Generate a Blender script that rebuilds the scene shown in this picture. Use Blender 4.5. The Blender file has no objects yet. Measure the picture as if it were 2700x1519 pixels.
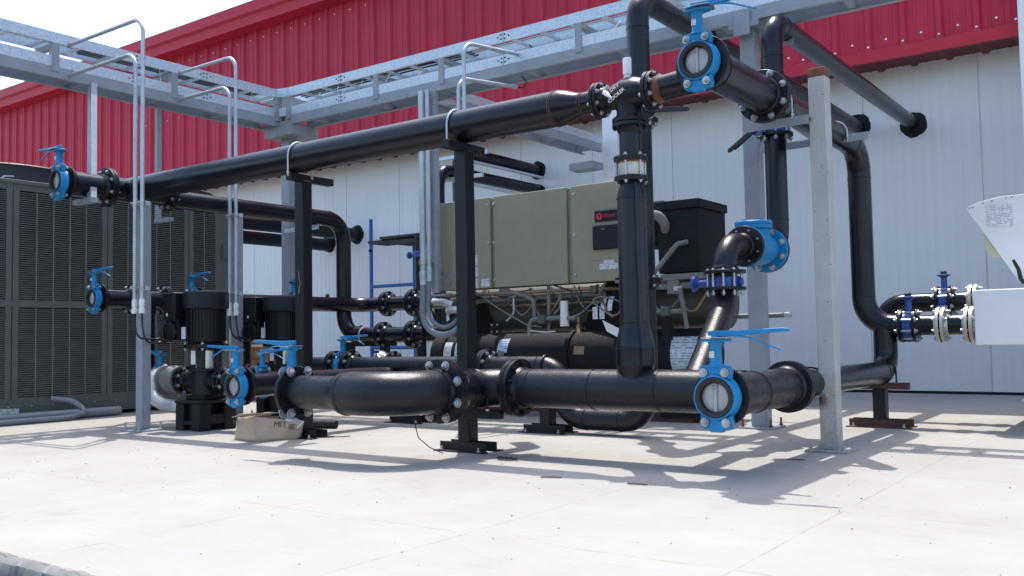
import bpy, bmesh, math, random
from mathutils import Vector, Matrix, noise
random.seed(7)
V = Vector
C = bpy.context.scene.collection

# ------------------------------------------------------------------ camera, world, sun, exposure
cam_d = bpy.data.cameras.new('camera'); cam = bpy.data.objects.new('camera', cam_d); C.objects.link(cam)
bpy.context.scene.camera = cam
_r, _u, _f = V((.8073, .5898, -.0177)), V((.0464, -.0333, .9984)), V((-.5889, .8065, .0541))
_r.normalize(); _u = (_u - _r*_u.dot(_r)).normalized(); _b = _r.cross(_u)
cam.matrix_world = Matrix(((_r.x, _u.x, _b.x, 0), (_r.y, _u.y, _b.y, 0), (_r.z, _u.z, _b.z, .65), (0, 0, 0, 1)))
cam_d.sensor_width = 36; cam_d.lens = 2445.13/2700*36; cam_d.clip_end = 1000; cam_d.clip_start = .05

SUN = V((-.20, .27, 1.0)).normalized()            # towards the sun
world = bpy.data.worlds.new('World'); bpy.context.scene.world = world; world.use_nodes = True
nt = world.node_tree
sky = nt.nodes.new('ShaderNodeTexSky'); sky.sky_type = 'NISHITA'; sky.sun_disc = False
sky.sun_elevation = math.asin(SUN.z); sky.sun_rotation = math.atan2(SUN.x, SUN.y)
sky.dust_density = 2.2; sky.air_density = 1.0
bg = nt.nodes['Background']; nt.links.new(sky.outputs[0], bg.inputs[0]); bg.inputs[1].default_value = .15
sd = bpy.data.lights.new('sun', 'SUN'); sd.energy = 2.1; sd.angle = math.radians(.5); sd.color = (1, .965, .905)
so = bpy.data.objects.new('sun', sd); C.objects.link(so); so.rotation_euler = SUN.to_track_quat('Z', 'Y').to_euler()
vs = bpy.context.scene.view_settings
vs.view_transform = 'Standard'; vs.look = 'None'; vs.gamma = 1; vs.exposure = 1.42

# ------------------------------------------------------------------ materials
MAT = {}
def nodes(name):
    m = bpy.data.materials.new(name); m.use_nodes = True
    t = m.node_tree; return m, t, t.nodes['Principled BSDF']
def _n(t, k, **kw):
    n = t.nodes.new(k)
    for a, b in kw.items(): setattr(n, a, b)
    return n
def mix(t, fac, a, b):
    n = _n(t, 'ShaderNodeMix', data_type='RGBA')
    if hasattr(fac, 'name'): t.links.new(fac, n.inputs[0])
    else: n.inputs[0].default_value = fac
    for i, c in ((6, a), (7, b)):
        if hasattr(c, 'name'): t.links.new(c, n.inputs[i])
        else: n.inputs[i].default_value = (*c, 1)
    return n.outputs[2]
def noi(t, scale, detail=4, rough=.6, coord=None, vec_scale=None):
    n = _n(t, 'ShaderNodeTexNoise'); n.inputs['Scale'].default_value = scale
    n.inputs['Detail'].default_value = detail; n.inputs['Roughness'].default_value = rough
    g = _n(t, 'ShaderNodeNewGeometry'); src = g.outputs['Position']
    if vec_scale:
        mp = _n(t, 'ShaderNodeMapping'); mp.inputs['Scale'].default_value = vec_scale
        t.links.new(src, mp.inputs[0]); src = mp.outputs[0]
    t.links.new(src, n.inputs['Vector'])
    return n.outputs[0]
def ramp(t, fac, p0, p1, c0=(0, 0, 0), c1=(1, 1, 1)):
    r = _n(t, 'ShaderNodeValToRGB'); e = r.color_ramp.elements
    e[0].position = p0; e[1].position = p1; e[0].color = (*c0, 1); e[1].color = (*c1, 1)
    t.links.new(fac, r.inputs[0]); return r.outputs[0]
def bump(t, b, h, strength, dist=.01):
    n = _n(t, 'ShaderNodeBump'); n.inputs['Strength'].default_value = strength; n.inputs['Distance'].default_value = dist
    t.links.new(h, n.inputs['Height']); t.links.new(n.outputs[0], b.inputs['Normal'])
def paint(name, col, rough=.4, var=.25, dirt=None, dirt_amt=.5, metal=0, bmp=.0, bscale=60, scale=9, spec=.5, coat=0, dust=0):
    """A painted or bare surface: colour that drifts a little, blotches of dirt, uneven gloss."""
    m, t, b = nodes(name)
    a = noi(t, scale, 5)
    c0 = tuple(x*(1-var) for x in col); c1 = tuple(min(1, x*(1+var)) for x in col)
    c = mix(t, ramp(t, a, .3, .7), c0, c1)
    if dirt:
        d = ramp(t, noi(t, scale*2.7, 6, .7), .58, .72)
        mm = _n(t, 'ShaderNodeMath', operation='MULTIPLY'); t.links.new(d, mm.inputs[0]); mm.inputs[1].default_value = dirt_amt
        c = mix(t, mm.outputs[0], c, dirt)
    if dust:                    # settled dust on faces that look up
        gn = _n(t, 'ShaderNodeNewGeometry'); sz = _n(t, 'ShaderNodeSeparateXYZ'); t.links.new(gn.outputs['Normal'], sz.inputs[0])
        up = ramp(t, sz.outputs[2], .62, 1.0, (0, 0, 0), (dust, dust, dust)); dm = _n(t, 'ShaderNodeMath', operation='MULTIPLY')
        t.links.new(up, dm.inputs[0]); t.links.new(ramp(t, noi(t, 23, 6, .75), .40, .66), dm.inputs[1]); c = mix(t, dm.outputs[0], c, (.10, .094, .084))
    t.links.new(c, b.inputs['Base Color'])
    r = _n(t, 'ShaderNodeMapRange'); r.inputs['To Min'].default_value = max(.05, rough-.1); r.inputs['To Max'].default_value = min(1, rough+.14)
    t.links.new(noi(t, scale*3, 4), r.inputs['Value']); t.links.new(r.outputs[0], b.inputs['Roughness'])
    b.inputs['Metallic'].default_value = metal; b.inputs['Specular IOR Level'].default_value = spec
    if coat: b.inputs['Coat Weight'].default_value = coat
    if bmp: bump(t, b, noi(t, bscale, 4, .65), bmp)
    MAT[name] = m; return m

paint('black_paint', (.0062, .0068, .0125), .20, .3, dirt=(.026, .024, .023), dirt_amt=.25, bmp=.13, bscale=170, scale=7, spec=.33, dust=.35)
paint('black_rough', (.0058, .0063, .0105), .27, .3, dirt=(.026, .024, .023), dirt_amt=.25, bmp=.20, bscale=230, scale=7, spec=.36, dust=.5)
paint('black_smooth', (.0058, .0063, .0098), .36, .25, dirt=(.024, .022, .021), dirt_amt=.2, bmp=.10, bscale=120, spec=.3)
paint('black_steel', (.009, .0095, .0125), .5, .3, dirt=(.045, .035, .03), dirt_amt=.3, bmp=.12, spec=.3)
paint('insulation', (.0095, .0095, .0115), .75, .25, dirt=(.035, .032, .03), dirt_amt=.3, bmp=.4, bscale=70, spec=.3)
paint('pump_black', (.0055, .0058, .008), .42, .25, bmp=.08, spec=.3)
paint('grey_paint', (.275, .295, .325), .45, .1, dirt=(.17, .16, .15), dirt_amt=.35, bmp=.05)
paint('galv_pipe', (.46, .49, .52), .42, .12, metal=.45, bmp=.03)
paint('zinc', (.40, .41, .42), .36, .25, dirt=(.18, .13, .08), dirt_amt=.5, metal=.8)
paint('bright_steel', (.68, .68, .68), .25, .2, metal=1)
paint('plated_yellow', (.50, .48, .41), .38, .25, dirt=(.2, .15, .09), dirt_amt=.5, metal=.6)
paint('valve_blue', (.006, .20, .44), .38, .10, dirt=(.03, .15, .30), dirt_amt=.4, bmp=.06, spec=.35)
paint('deep_blue', (.010, .058, .27), .35, .2, bmp=.05)
paint('rubber', (.012, .012, .014), .6, .2)
paint('disc_grey', (.36, .36, .37), .4, .1, dirt=(.22, .22, .22), dirt_amt=.4, metal=.3, bmp=.1)
paint('olive_panel', (.30, .272, .185), .55, .05, dirt=(.20, .185, .14), dirt_amt=.3, spec=.2)
paint('olive_dark', (.075, .077, .068), .55, .15, dirt=(.05, .05, .045), dirt_amt=.5, bmp=.1)
paint('unit_olive', (.098, .104, .094), .5, .12)
paint('louver', (.155, .156, .136), .5, .12)
paint('unit_dark', (.008, .008, .009), .9, .2)
paint('cowl_black', (.018, .020, .026), .55, .15)
paint('copper', (.30, .19, .12), .4, .3, metal=.7)
paint('tube_grey', (.16, .16, .145), .5, .2)
paint('brass', (.45, .28, .10), .35, .2, metal=.8)
paint('red_steel', (.46, .028, .058), .45, .08, dirt=(.36, .045, .07), dirt_amt=.4, spec=.2, scale=3)
paint('red_trim', (.48, .030, .056), .45, .06, spec=.2)
paint('red_soffit_shade', (.13, .022, .026), .6, .2, dirt=(.08, .03, .03), dirt_amt=.5)  # cladding red darkened for the soffit; shade under the overhang is in the colour
paint('white_paint', (.72, .73, .74), .45, .03, dirt=(.6, .58, .55), dirt_amt=.3)
paint('machine_white', (.70, .71, .71), .45, .03, dirt=(.55, .53, .5), dirt_amt=.3)
paint('cream', (.52, .50, .33), .6, .06)
paint('rust', (.17, .062, .03), .8, .4, dirt=(.08, .04, .025), dirt_amt=.7, bmp=.3)
paint('rusty_steel', (.075, .032, .022), .75, .4, dirt=(.03, .02, .018), dirt_amt=.7, bmp=.3)
paint('scaffold_blue', (.015, .11, .36), .45, .15, dirt=(.1, .09, .08), dirt_amt=.3)
paint('board', (.036, .036, .040), .8, .3, bmp=.3)
paint('cable_black', (.010, .010, .011), .4, .2)
paint('tie_white', (.72, .71, .66), .5, .05)
paint('pvc_grey', (.20, .215, .235), .4, .1)
paint('kraft', (.46, .345, .25), .85, .1, dirt=(.30, .21, .15), dirt_amt=.5, bmp=.15, bscale=30)
paint('kraft_inside', (.33, .23, .15), .85, .15)
paint('brown_box', (.27, .145, .07), .85, .2)
paint('brick', (.27, .11, .075), .9, .3, bmp=.4)
paint('foil', (.62, .62, .62), .35, .2, metal=.6, bmp=.5, bscale=40)
paint('gasket_red', (.30, .05, .04), .6, .2)
paint('marker', (.72, .70, .58), .6, .02)
paint('ink', (.02, .02, .02), .7, .02)
paint('logo_red', (.62, .02, .03), .4, .02)
paint('screen', (.008, .009, .018), .35, .1, spec=.25)
paint('white_plastic', (.74, .74, .72), .4, .03)
paint('copper_flex', (.55, .53, .47), .5, .3, dirt=(.25, .13, .08), dirt_amt=.7, bmp=.4, bscale=40, metal=.2)
paint('raw_wood', (.30, .20, .11), .8, .2)
paint('grime', (.05, .035, .025), .9, .4)
paint('insul_grey', (.20, .20, .19), .85, .15, bmp=.3)

def galv():
    m, t, b = nodes('galvanised')
    v = _n(t, 'ShaderNodeTexVoronoi'); v.inputs['Scale'].default_value = 85
    g = _n(t, 'ShaderNodeNewGeometry'); t.links.new(g.outputs['Position'], v.inputs['Vector'])
    bw = _n(t, 'ShaderNodeRGBToBW'); t.links.new(v.outputs['Color'], bw.inputs[0])
    c = ramp(t, bw.outputs[0], .15, .85, (.44, .51, .56), (.60, .67, .71))
    d = ramp(t, noi(t, 38, 5, .7), .62, .72)
    c = mix(t, d, c, (.37, .42, .45)); t.links.new(c, b.inputs['Base Color'])
    b.inputs['Metallic'].default_value = .4; b.inputs['Roughness'].default_value = .45
    MAT['galvanised'] = m
galv()
def dotted_steel():
    """Old grey post: light grey paint with chips and a grimy foot."""
    m, t, b = nodes('worn_grey')
    c = mix(t, ramp(t, noi(t, 6, 4), .3, .7), (.355, .35, .325), (.44, .433, .405))
    n1 = ramp(t, noi(t, 60, 3, .6), .66, .69); c = mix(t, n1, c, (.07, .06, .055))
    g = _n(t, 'ShaderNodeNewGeometry'); s = _n(t, 'ShaderNodeSeparateXYZ'); t.links.new(g.outputs['Position'], s.inputs[0])
    h = _n(t, 'ShaderNodeMapRange'); h.inputs['From Min'].default_value = .22; h.inputs['From Max'].default_value = .0
    t.links.new(s.outputs[2], h.inputs['Value'])
    dn = ramp(t, noi(t, 45, 5, .8), .35, .75); mm = _n(t, 'ShaderNodeMath', operation='MULTIPLY')
    t.links.new(h.outputs[0], mm.inputs[0]); t.links.new(dn, mm.inputs[1])
    c = mix(t, mm.outputs[0], c, (.10, .08, .065))
    for px, py, pz, rad in ((-1.675, 5.15, .275, .085), (-1.675, 5.15, 1.85, .05)):      # scorched paint round the welded brackets
        dv = _n(t, 'ShaderNodeVectorMath', operation='DISTANCE'); t.links.new(g.outputs['Position'], dv.inputs[0]); dv.inputs[1].default_value = (px, py, pz)
        wb = _n(t, 'ShaderNodeMath', operation='MULTIPLY_ADD'); t.links.new(noi(t, 42, 4, .7), wb.inputs[0]); wb.inputs[1].default_value = .05; t.links.new(dv.outputs['Value'], wb.inputs[2])
        c = mix(t, ramp(t, wb.outputs[0], rad*.55, rad, (1, 1, 1), (0, 0, 0)), c, (.06, .028, .022))
    t.links.new(c, b.inputs['Base Color']); b.inputs['Roughness'].default_value = .55
    bump(t, b, noi(t, 40, 4), .08); MAT['worn_grey'] = m
dotted_steel()
def wall_panel():
    m, t, b = nodes('wall_panel')
    g = _n(t, 'ShaderNodeNewGeometry'); s = _n(t, 'ShaderNodeSeparateXYZ'); t.links.new(g.outputs['Position'], s.inputs[0])
    w = _n(t, 'ShaderNodeTexNoise'); w.inputs['Scale'].default_value = 1.0; w.inputs['Detail'].default_value = 6
    mp = _n(t, 'ShaderNodeMapping'); mp.inputs['Scale'].default_value = (14, 1, .15); t.links.new(g.outputs['Position'], mp.inputs[0]); t.links.new(mp.outputs[0], w.inputs[0])
    c = mix(t, ramp(t, w.outputs[0], .3, .75), (.635, .645, .652), (.665, .674, .682))
    spots = ramp(t, noi(t, 9, 6, .75), .70, .78)
    low = _n(t, 'ShaderNodeMapRange'); low.inputs['From Min'].default_value = 1.0; low.inputs['From Max'].default_value = .0; t.links.new(s.outputs[2], low.inputs['Value'])
    mm = _n(t, 'ShaderNodeMath', operation='MULTIPLY'); t.links.new(spots, mm.inputs[0]); t.links.new(low.outputs[0], mm.inputs[1])
    c = mix(t, mm.outputs[0], c, (.42, .40, .38))
    t.links.new(c, b.inputs['Base Color']); b.inputs['Roughness'].default_value = .42
    MAT['wall_panel'] = m
wall_panel()
def concrete():
    m, t, b = nodes('concrete')
    g = _n(t, 'ShaderNodeNewGeometry'); pos = g.outputs['Position']
    c = mix(t, ramp(t, noi(t, 1.3, 6, .65), .3, .7), (.240, .228, .205), (.332, .322, .302))
    c = mix(t, ramp(t, noi(t, 11, 7, .75), .35, .75), c, (.30, .282, .25))
    # trowel streaks along X
    st = ramp(t, noi(t, 1, 8, .75, vec_scale=(2.5, 22, 1)), .56, .78); sm = _n(t, 'ShaderNodeMath', operation='MULTIPLY'); t.links.new(st, sm.inputs[0]); sm.inputs[1].default_value = .6
    c = mix(t, sm.outputs[0], c, (.215, .19, .16))
    # small dark specks
    v = _n(t, 'ShaderNodeTexVoronoi'); v.inputs['Scale'].default_value = 11; t.links.new(pos, v.inputs['Vector'])
    sp = ramp(t, v.outputs['Distance'], .035, .07, (1, 1, 1), (0, 0, 0))
    gate = ramp(t, noi(t, 3.1, 3), .52, .6); mm = _n(t, 'ShaderNodeMath', operation='MULTIPLY'); t.links.new(sp, mm.inputs[0]); t.links.new(gate, mm.inputs[1])
    c = mix(t, mm.outputs[0], c, (.16, .14, .12))
    # dust and cement crumbs trodden in around the equipment
    du = ramp(t, noi(t, 75, 4, .8), .60, .70); yr = _n(t, 'ShaderNodeMapRange'); s0 = _n(t, 'ShaderNodeSeparateXYZ'); t.links.new(pos, s0.inputs[0])
    yr.inputs['From Min'].default_value = 2.8; yr.inputs['From Max'].default_value = 4.6; t.links.new(s0.outputs[1], yr.inputs['Value'])
    dg = ramp(t, noi(t, 1.7, 5, .7), .42, .62); d1 = _n(t, 'ShaderNodeMath', operation='MULTIPLY'); t.links.new(du, d1.inputs[0]); t.links.new(yr.outputs[0], d1.inputs[1])
    d2 = _n(t, 'ShaderNodeMath', operation='MULTIPLY'); t.links.new(d1.outputs[0], d2.inputs[0]); t.links.new(dg, d2.inputs[1])
    c = mix(t, d2.outputs[0], c, (.19, .165, .125))
    # sawn joints: a grid of thin lines, broken by noise
    s = _n(t, 'ShaderNodeSeparateXYZ'); t.links.new(pos, s.inputs[0])
    jit = noi(t, 4, 3)
    last = None
    for i, (off, per) in ((0, (-1.05, .94)), (1, (2.45, 1.0))):
        a = _n(t, 'ShaderNodeMath', operation='SUBTRACT'); t.links.new(s.outputs[i], a.inputs[0]); a.inputs[1].default_value = off - per*40 - per/2
        j = _n(t, 'ShaderNodeMath', operation='MULTIPLY_ADD'); t.links.new(jit, j.inputs[0]); j.inputs[1].default_value = .02; t.links.new(a.outputs[0], j.inputs[2])
        mo = _n(t, 'ShaderNodeMath', operation='MODULO'); t.links.new(j.outputs[0], mo.inputs[0]); mo.inputs[1].default_value = per
        d = _n(t, 'ShaderNodeMath', operation='SUBTRACT'); t.links.new(mo.outputs[0], d.inputs[0]); d.inputs[1].default_value = per/2 + .01
        ab = _n(t, 'ShaderNodeMath', operation='ABSOLUTE'); t.links.new(d.outputs[0], ab.inputs[0])
        lt = _n(t, 'ShaderNodeMath', operation='LESS_THAN'); t.links.new(ab.outputs[0], lt.inputs[0]); lt.inputs[1].default_value = .0026
        if last is None: last = lt.outputs[0]
        else:
            mx = _n(t, 'ShaderNodeMath', operation='MAXIMUM'); t.links.new(last, mx.inputs[0]); t.links.new(lt.outputs[0], mx.inputs[1]); last = mx.outputs[0]
    brk = ramp(t, noi(t, 7, 4, .7), .38, .58); jm = _n(t, 'ShaderNodeMath', operation='MULTIPLY'); t.links.new(last, jm.inputs[0]); t.links.new(brk, jm.inputs[1])
    c = mix(t, jm.outputs[0], c, (.20, .17, .14))
    # pale greenish wet stain in the open foreground
    dv = _n(t, 'ShaderNodeVectorMath', operation='DISTANCE'); mp = _n(t, 'ShaderNodeMapping'); mp.inputs['Scale'].default_value = (1, 1.5, 1)
    t.links.new(pos, mp.inputs[0]); t.links.new(mp.outputs[0], dv.inputs[0]); dv.inputs[1].default_value = (-3.28, 2.72*1.5, 0)
    wob = _n(t, 'ShaderNodeMath', operation='MULTIPLY_ADD'); t.links.new(noi(t, 5, 5), wob.inputs[0]); wob.inputs[1].default_value = .6; t.links.new(dv.outputs['Value'], wob.inputs[2])
    stn = ramp(t, wob.outputs[0], .35, .75, (.45, .45, .45), (0, 0, 0))
    c = mix(t, stn, c, (.24, .27, .255))
    # upright slab faces: shade mixed into the colour, darker than the trowelled top
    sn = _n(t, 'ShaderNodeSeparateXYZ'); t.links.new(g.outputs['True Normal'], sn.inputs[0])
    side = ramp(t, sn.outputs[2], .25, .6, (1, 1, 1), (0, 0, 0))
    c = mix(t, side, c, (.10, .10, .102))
    c = mix(t, ramp(t, noi(t, 2.3, 6, .75), .62, .70, (0, 0, 0), (.5, .5, .5)), c, (.215, .20, .17))
    t.links.new(c, b.inputs['Base Color']); b.inputs['Roughness'].default_value = .85
    bump(t, b, noi(t, 35, 7, .75), .25, .006); MAT['concrete'] = m
concrete()
def paper(name, base, line, scale=(1, 26, 1)):
    """Printed sticker: rows of small dark type, laid out in the object's own coordinates."""
    m, t, b = nodes(name)
    tc = _n(t, 'ShaderNodeTexCoord'); mp = _n(t, 'ShaderNodeMapping'); t.links.new(tc.outputs['Generated'], mp.inputs[0])
    sx = _n(t, 'ShaderNodeSeparateXYZ'); t.links.new(mp.outputs[0], sx.inputs[0])
    rows = _n(t, 'ShaderNodeMath', operation='MULTIPLY'); t.links.new(sx.outputs[2], rows.inputs[0]); rows.inputs[1].default_value = scale[1]
    fr = _n(t, 'ShaderNodeMath', operation='FRACT'); t.links.new(rows.outputs[0], fr.inputs[0])
    gt = _n(t, 'ShaderNodeMath', operation='GREATER_THAN'); t.links.new(fr.outputs[0], gt.inputs[0]); gt.inputs[1].default_value = .5
    n = _n(t, 'ShaderNodeTexNoise'); n.inputs['Scale'].default_value = 1; n.inputs['Detail'].default_value = 1
    m2 = _n(t, 'ShaderNodeMapping'); m2.inputs['Scale'].default_value = (9*scale[0], 9*scale[0], scale[1]*.5); t.links.new(tc.outputs['Generated'], m2.inputs[0]); t.links.new(m2.outputs[0], n.inputs[0])
    g2 = _n(t, 'ShaderNodeMath', operation='GREATER_THAN'); t.links.new(n.outputs[0], g2.inputs[0]); g2.inputs[1].default_value = .46
    mm = _n(t, 'ShaderNodeMath', operation='MULTIPLY'); t.links.new(gt.outputs[0], mm.inputs[0]); t.links.new(g2.outputs[0], mm.inputs[1])
    t.links.new(mix(t, mm.outputs[0], base, line), b.inputs['Base Color']); b.inputs['Roughness'].default_value = .5
    MAT[name] = m
paper('paper_type', (.72, .73, .74), (.18, .18, .2), (1, 9, 1))
paper('paper_fine', (.70, .71, .72), (.34, .35, .38), (1, 13, 1))
paper('paper_blue', (.60, .68, .76), (.16, .22, .40), (1, 6, 1))
paper('paper_drawing', (.60, .68, .73), (.24, .32, .40), (.6, 14, 1))
paper('plate_dim', (.21, .206, .168), (.34, .34, .31), (1, 14, 1))

# ------------------------------------------------------------------ mesh helpers
def frame(d):
    d = V(d).normalized(); a = V((0, 0, 1)) if abs(d.z) < .9 else V((1, 0, 0))
    u = a.cross(d).normalized(); return u, d.cross(u), d
class MB:
    """Collects shapes in world coordinates; build() links them as ONE mesh object."""
    def __init__(s): s.v = []; s.f = []
    def add(s, vs, fs):
        o = len(s.v); s.v += [V(p) for p in vs]; s.f += [tuple(i+o for i in f) for f in fs]; return s
    def box(s, a, b):
        x0, y0, z0 = a; x1, y1, z1 = b
        return s.add([(x0,y0,z0),(x1,y0,z0),(x1,y1,z0),(x0,y1,z0),(x0,y0,z1),(x1,y0,z1),(x1,y1,z1),(x0,y1,z1)],
                     [(0,3,2,1),(4,5,6,7),(0,1,5,4),(1,2,6,5),(2,3,7,6),(3,0,4,7)])
    def obox(s, c, ax, ay, az):
        c, ax, ay, az = V(c), V(ax), V(ay), V(az)
        p = [c+ax*i+ay*j+az*k for k in (-1,1) for i, j in ((-1,-1),(1,-1),(1,1),(-1,1))]
        fs = [(0,3,2,1),(4,5,6,7),(0,1,5,4),(1,2,6,5),(2,3,7,6),(3,0,4,7)]
        if ax.cross(ay).dot(az) < 0: fs = [f[::-1] for f in fs]
        return s.add(p, fs)
    def bar(s, p0, p1, w, h, up=(0,0,1)):
        p0, p1 = V(p0), V(p1); d = p1-p0; up = V(up)
        sd_ = d.cross(up); sd_ = sd_.normalized() if sd_.length > 1e-6 else V((1,0,0))
        u2 = sd_.cross(d).normalized()
        return s.obox((p0+p1)/2, d/2, sd_*w/2, u2*h/2)
    def lathe(s, o, d, prof, n=28, closed=False, cap=True):
        """prof: (distance along d, radius) pairs; closed joins last to first (a ring)."""
        o = V(o); u, w, d = frame(d); vs = []; fs = []; m = len(prof)
        for t, r in prof:
            for k in range(n):
                a = 2*math.pi*k/n; vs.append(o + d*t + (u*math.cos(a)+w*math.sin(a))*r)
        for i in range(m if closed else m-1):
            j = (i+1) % m
            for k in range(n):
                k2 = (k+1) % n; fs.append((i*n+k, i*n+k2, j*n+k2, j*n+k))
        if cap and not closed:
            if prof[0][1] > 1e-6: fs.append(tuple(range(n))[::-1])
            if prof[-1][1] > 1e-6: fs.append(tuple((m-1)*n+k for k in range(n)))
        return s.add(vs, fs)
    def cyl(s, p0, p1, r, r1=None, n=24):
        p0, p1 = V(p0), V(p1); return s.lathe(p0, p1-p0, [(0, r), ((p1-p0).length, r if r1 is None else r1)], n)
    def disc_ring(s, o, d, r0, r1, t0, t1, n=32):
        return s.lathe(o, d, [(t0, r0), (t0, r1), (t1, r1), (t1, r0)], n, closed=True)
    def bead(s, o, d, r, w=.006, n=28):
        return s.lathe(o, d, [(-w, r-.003), (-w*.5, r+w*.6), (w*.5, r+w*.6), (w, r-.003)], n, closed=True)
    def tube(s, pts, r, bend=.0, n=20, seg=8, cap=True):
        pts = [V(p) for p in pts]; path = [pts[0]]
        for i in range(1, len(pts)-1):
            a, b, c = pts[i-1], pts[i], pts[i+1]; d0 = (a-b).normalized(); d1 = (c-b).normalized()
            ang = d0.angle(d1)
            if bend <= 0 or ang > 3.1: path.append(b); continue
            L = min(bend/math.tan(ang/2), (a-b).length*.5 if i > 1 else (a-b).length*.98, (c-b).length*.5 if i < len(pts)-2 else (c-b).length*.98)
            R = L*math.tan(ang/2); p0 = b+d0*L; p1 = b+d1*L
            ctr = b + (d0+d1).normalized()*(R/math.sin(ang/2)); e0 = p0-ctr; e1 = p1-ctr; th = math.pi-ang
            for k in range(seg+1):
                f = k/seg; path.append(ctr + (e0*math.sin((1-f)*th)+e1*math.sin(f*th))/math.sin(th))
        path.append(pts[-1])
        vs = []; fs = []; t0 = (path[1]-path[0]).normalized(); u, w, _ = frame(t0)
        for i, p in enumerate(path):
            t = ((path[min(i+1, len(path)-1)]-p).normalized() + (p-path[max(i-1, 0)]).normalized()).normalized() if 0 < i < len(path)-1 else ((path[1]-path[0]) if i == 0 else (path[-1]-path[-2])).normalized()
            q = t0.rotation_difference(t); u = q @ u; w = q @ w; t0 = t
            for k in range(n):
                a = 2*math.pi*k/n; vs.append(p + (u*math.cos(a)+w*math.sin(a))*r)
        for i in range(len(path)-1):
            for k in range(n):
                k2 = (k+1) % n; fs.append((i*n+k, i*n+k2, (i+1)*n+k2, (i+1)*n+k))
        if cap: fs.append(tuple(range(n))[::-1]); fs.append(tuple((len(path)-1)*n+k for k in range(n)))
        return s.add(vs, fs)
    def prism(s, poly, o, u, v, w):
        """poly in (u,v) coordinates at origin o, extruded by vector w."""
        o, u, v, w = V(o), V(u), V(v), V(w); n = len(poly)
        a = [o+u*x+v*y for x, y in poly]; fs = [tuple(range(n))[::-1], tuple(range(n, 2*n))] + [(i, (i+1) % n, n+(i+1) % n, n+i) for i in range(n)]
        area = sum(poly[i][0]*poly[(i+1) % n][1]-poly[(i+1) % n][0]*poly[i][1] for i in range(n))
        if (u.cross(v).dot(w) > 0) != (area > 0): fs = [f[::-1] for f in fs]
        return s.add(a+[p+w for p in a], fs)
    def build(s, name, mat, parent=None, loc=None, bevel=0, smooth=35):
        o3 = V(loc) if loc is not None else (V(parent['_o']) if parent is not None else V((0, 0, 0)))
        me = bpy.data.meshes.new(name); me.from_pydata([p-o3 for p in s.v], [], s.f)
        me.materials.append(MAT[mat]); me.update()
        me.polygons.foreach_set('use_smooth', [True]*len(me.polygons)); me.set_sharp_from_angle(angle=math.radians(smooth))
        ob = bpy.data.objects.new(name, me); C.objects.link(ob); ob['_o'] = tuple(o3)
        if parent is not None: ob.parent = parent
        else: ob.location = o3
        if bevel:
            b = ob.modifiers.new('bevel', 'BEVEL'); b.width = bevel; b.segments = 2; b.limit_method = 'ANGLE'; b.angle_limit = math.radians(50)
        return ob
def tag(o, label, cat, group=None):
    o['label'] = label; o['category'] = cat
    if group: o['group'] = group
    return o
def thing(name, label, cat, loc, group=None):
    o = bpy.data.objects.new(name, None); C.objects.link(o); o.location = loc; o['_o'] = tuple(loc); o.empty_display_size = .1
    return tag(o, label, cat, group)
def struct(ob): ob['kind'] = 'structure'; return ob
def text(body, size, mat, name, parent, o, right, up, depth=.0012, align='LEFT'):
    """Lettering as real raised geometry lying on the plane spanned by right and up at o."""
    cu = bpy.data.curves.new(name, 'FONT'); cu.body = body; cu.size = size; cu.extrude = depth; cu.align_x = align
    t = bpy.data.objects.new('tmp_text', cu); C.objects.link(t)
    me = bpy.data.meshes.new_from_object(t.evaluated_get(bpy.context.evaluated_depsgraph_get()))
    bpy.data.objects.remove(t); bpy.data.curves.remove(cu)
    r = V(right).normalized(); n = r.cross(V(up)).normalized(); u = n.cross(r)
    o3 = V(parent['_o'])
    for v in me.vertices: v.co = V(o) - o3 + r*v.co.x + u*v.co.y + n*(v.co.z+depth)
    me.materials.clear(); me.materials.append(MAT[mat]); me.name = name
    ob = bpy.data.objects.new(name, me); C.objects.link(ob); ob.parent = parent; ob['_o'] = tuple(o3); return ob

# bolts: one mesh per grip length, placed many times
_bolts = {}
def bolt_mesh(grip, rad, mat='zinc'):
    k = (round(grip, 3), round(rad, 4), mat)
    if k not in _bolts:
        b = MB()
        for sg in (1, -1):
            z = sg*grip/2
            b.lathe((0, 0, z), (0, 0, sg), [(0, rad*1.7), (rad*.25, rad*1.7)], 18)
            b.lathe((0, 0, z), (0, 0, sg), [(rad*.25, rad*1.22), (rad*1.05, rad*1.22), (rad*1.15, rad*1.05)], 6)
            b.lathe((0, 0, z), (0, 0, sg), [(rad*1.1, rad*.66), (rad*1.75, rad*.66), (rad*1.85, rad*.5)], 10)
        b.cyl((0, 0, -grip/2), (0, 0, grip/2), rad*.75, n=10)
        me = bpy.data.meshes.new('bolt'); me.from_pydata(b.v, [], b.f); me.materials.append(MAT[mat])
        me.polygons.foreach_set('use_smooth', [True]*len(me.polygons)); me.set_sharp_from_angle(angle=math.radians(35)); _bolts[k] = me
    return _bolts[k]
def bolt(parent, p, d, grip, rad, mat=None):
    ob = bpy.data.objects.new('bolt', bolt_mesh(grip, rad, mat or 'zinc')); C.objects.link(ob); ob.parent = parent
    q = V((0, 0, 1)).rotation_difference(V(d).normalized())
    ob.matrix_local = Matrix.Translation(V(p)-V(parent['_o'])) @ q.to_matrix().to_4x4(); return ob
def bolt_circle(parent, c, d, R, nb, grip, rad, ph=.5, bm=None):
    u, w, d = frame(d)
    for k in range(nb):
        a = 2*math.pi*(k+ph)/nb; bolt(parent, V(c)+(u*math.cos(a)+w*math.sin(a))*R, d, grip, rad, bm)
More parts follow.
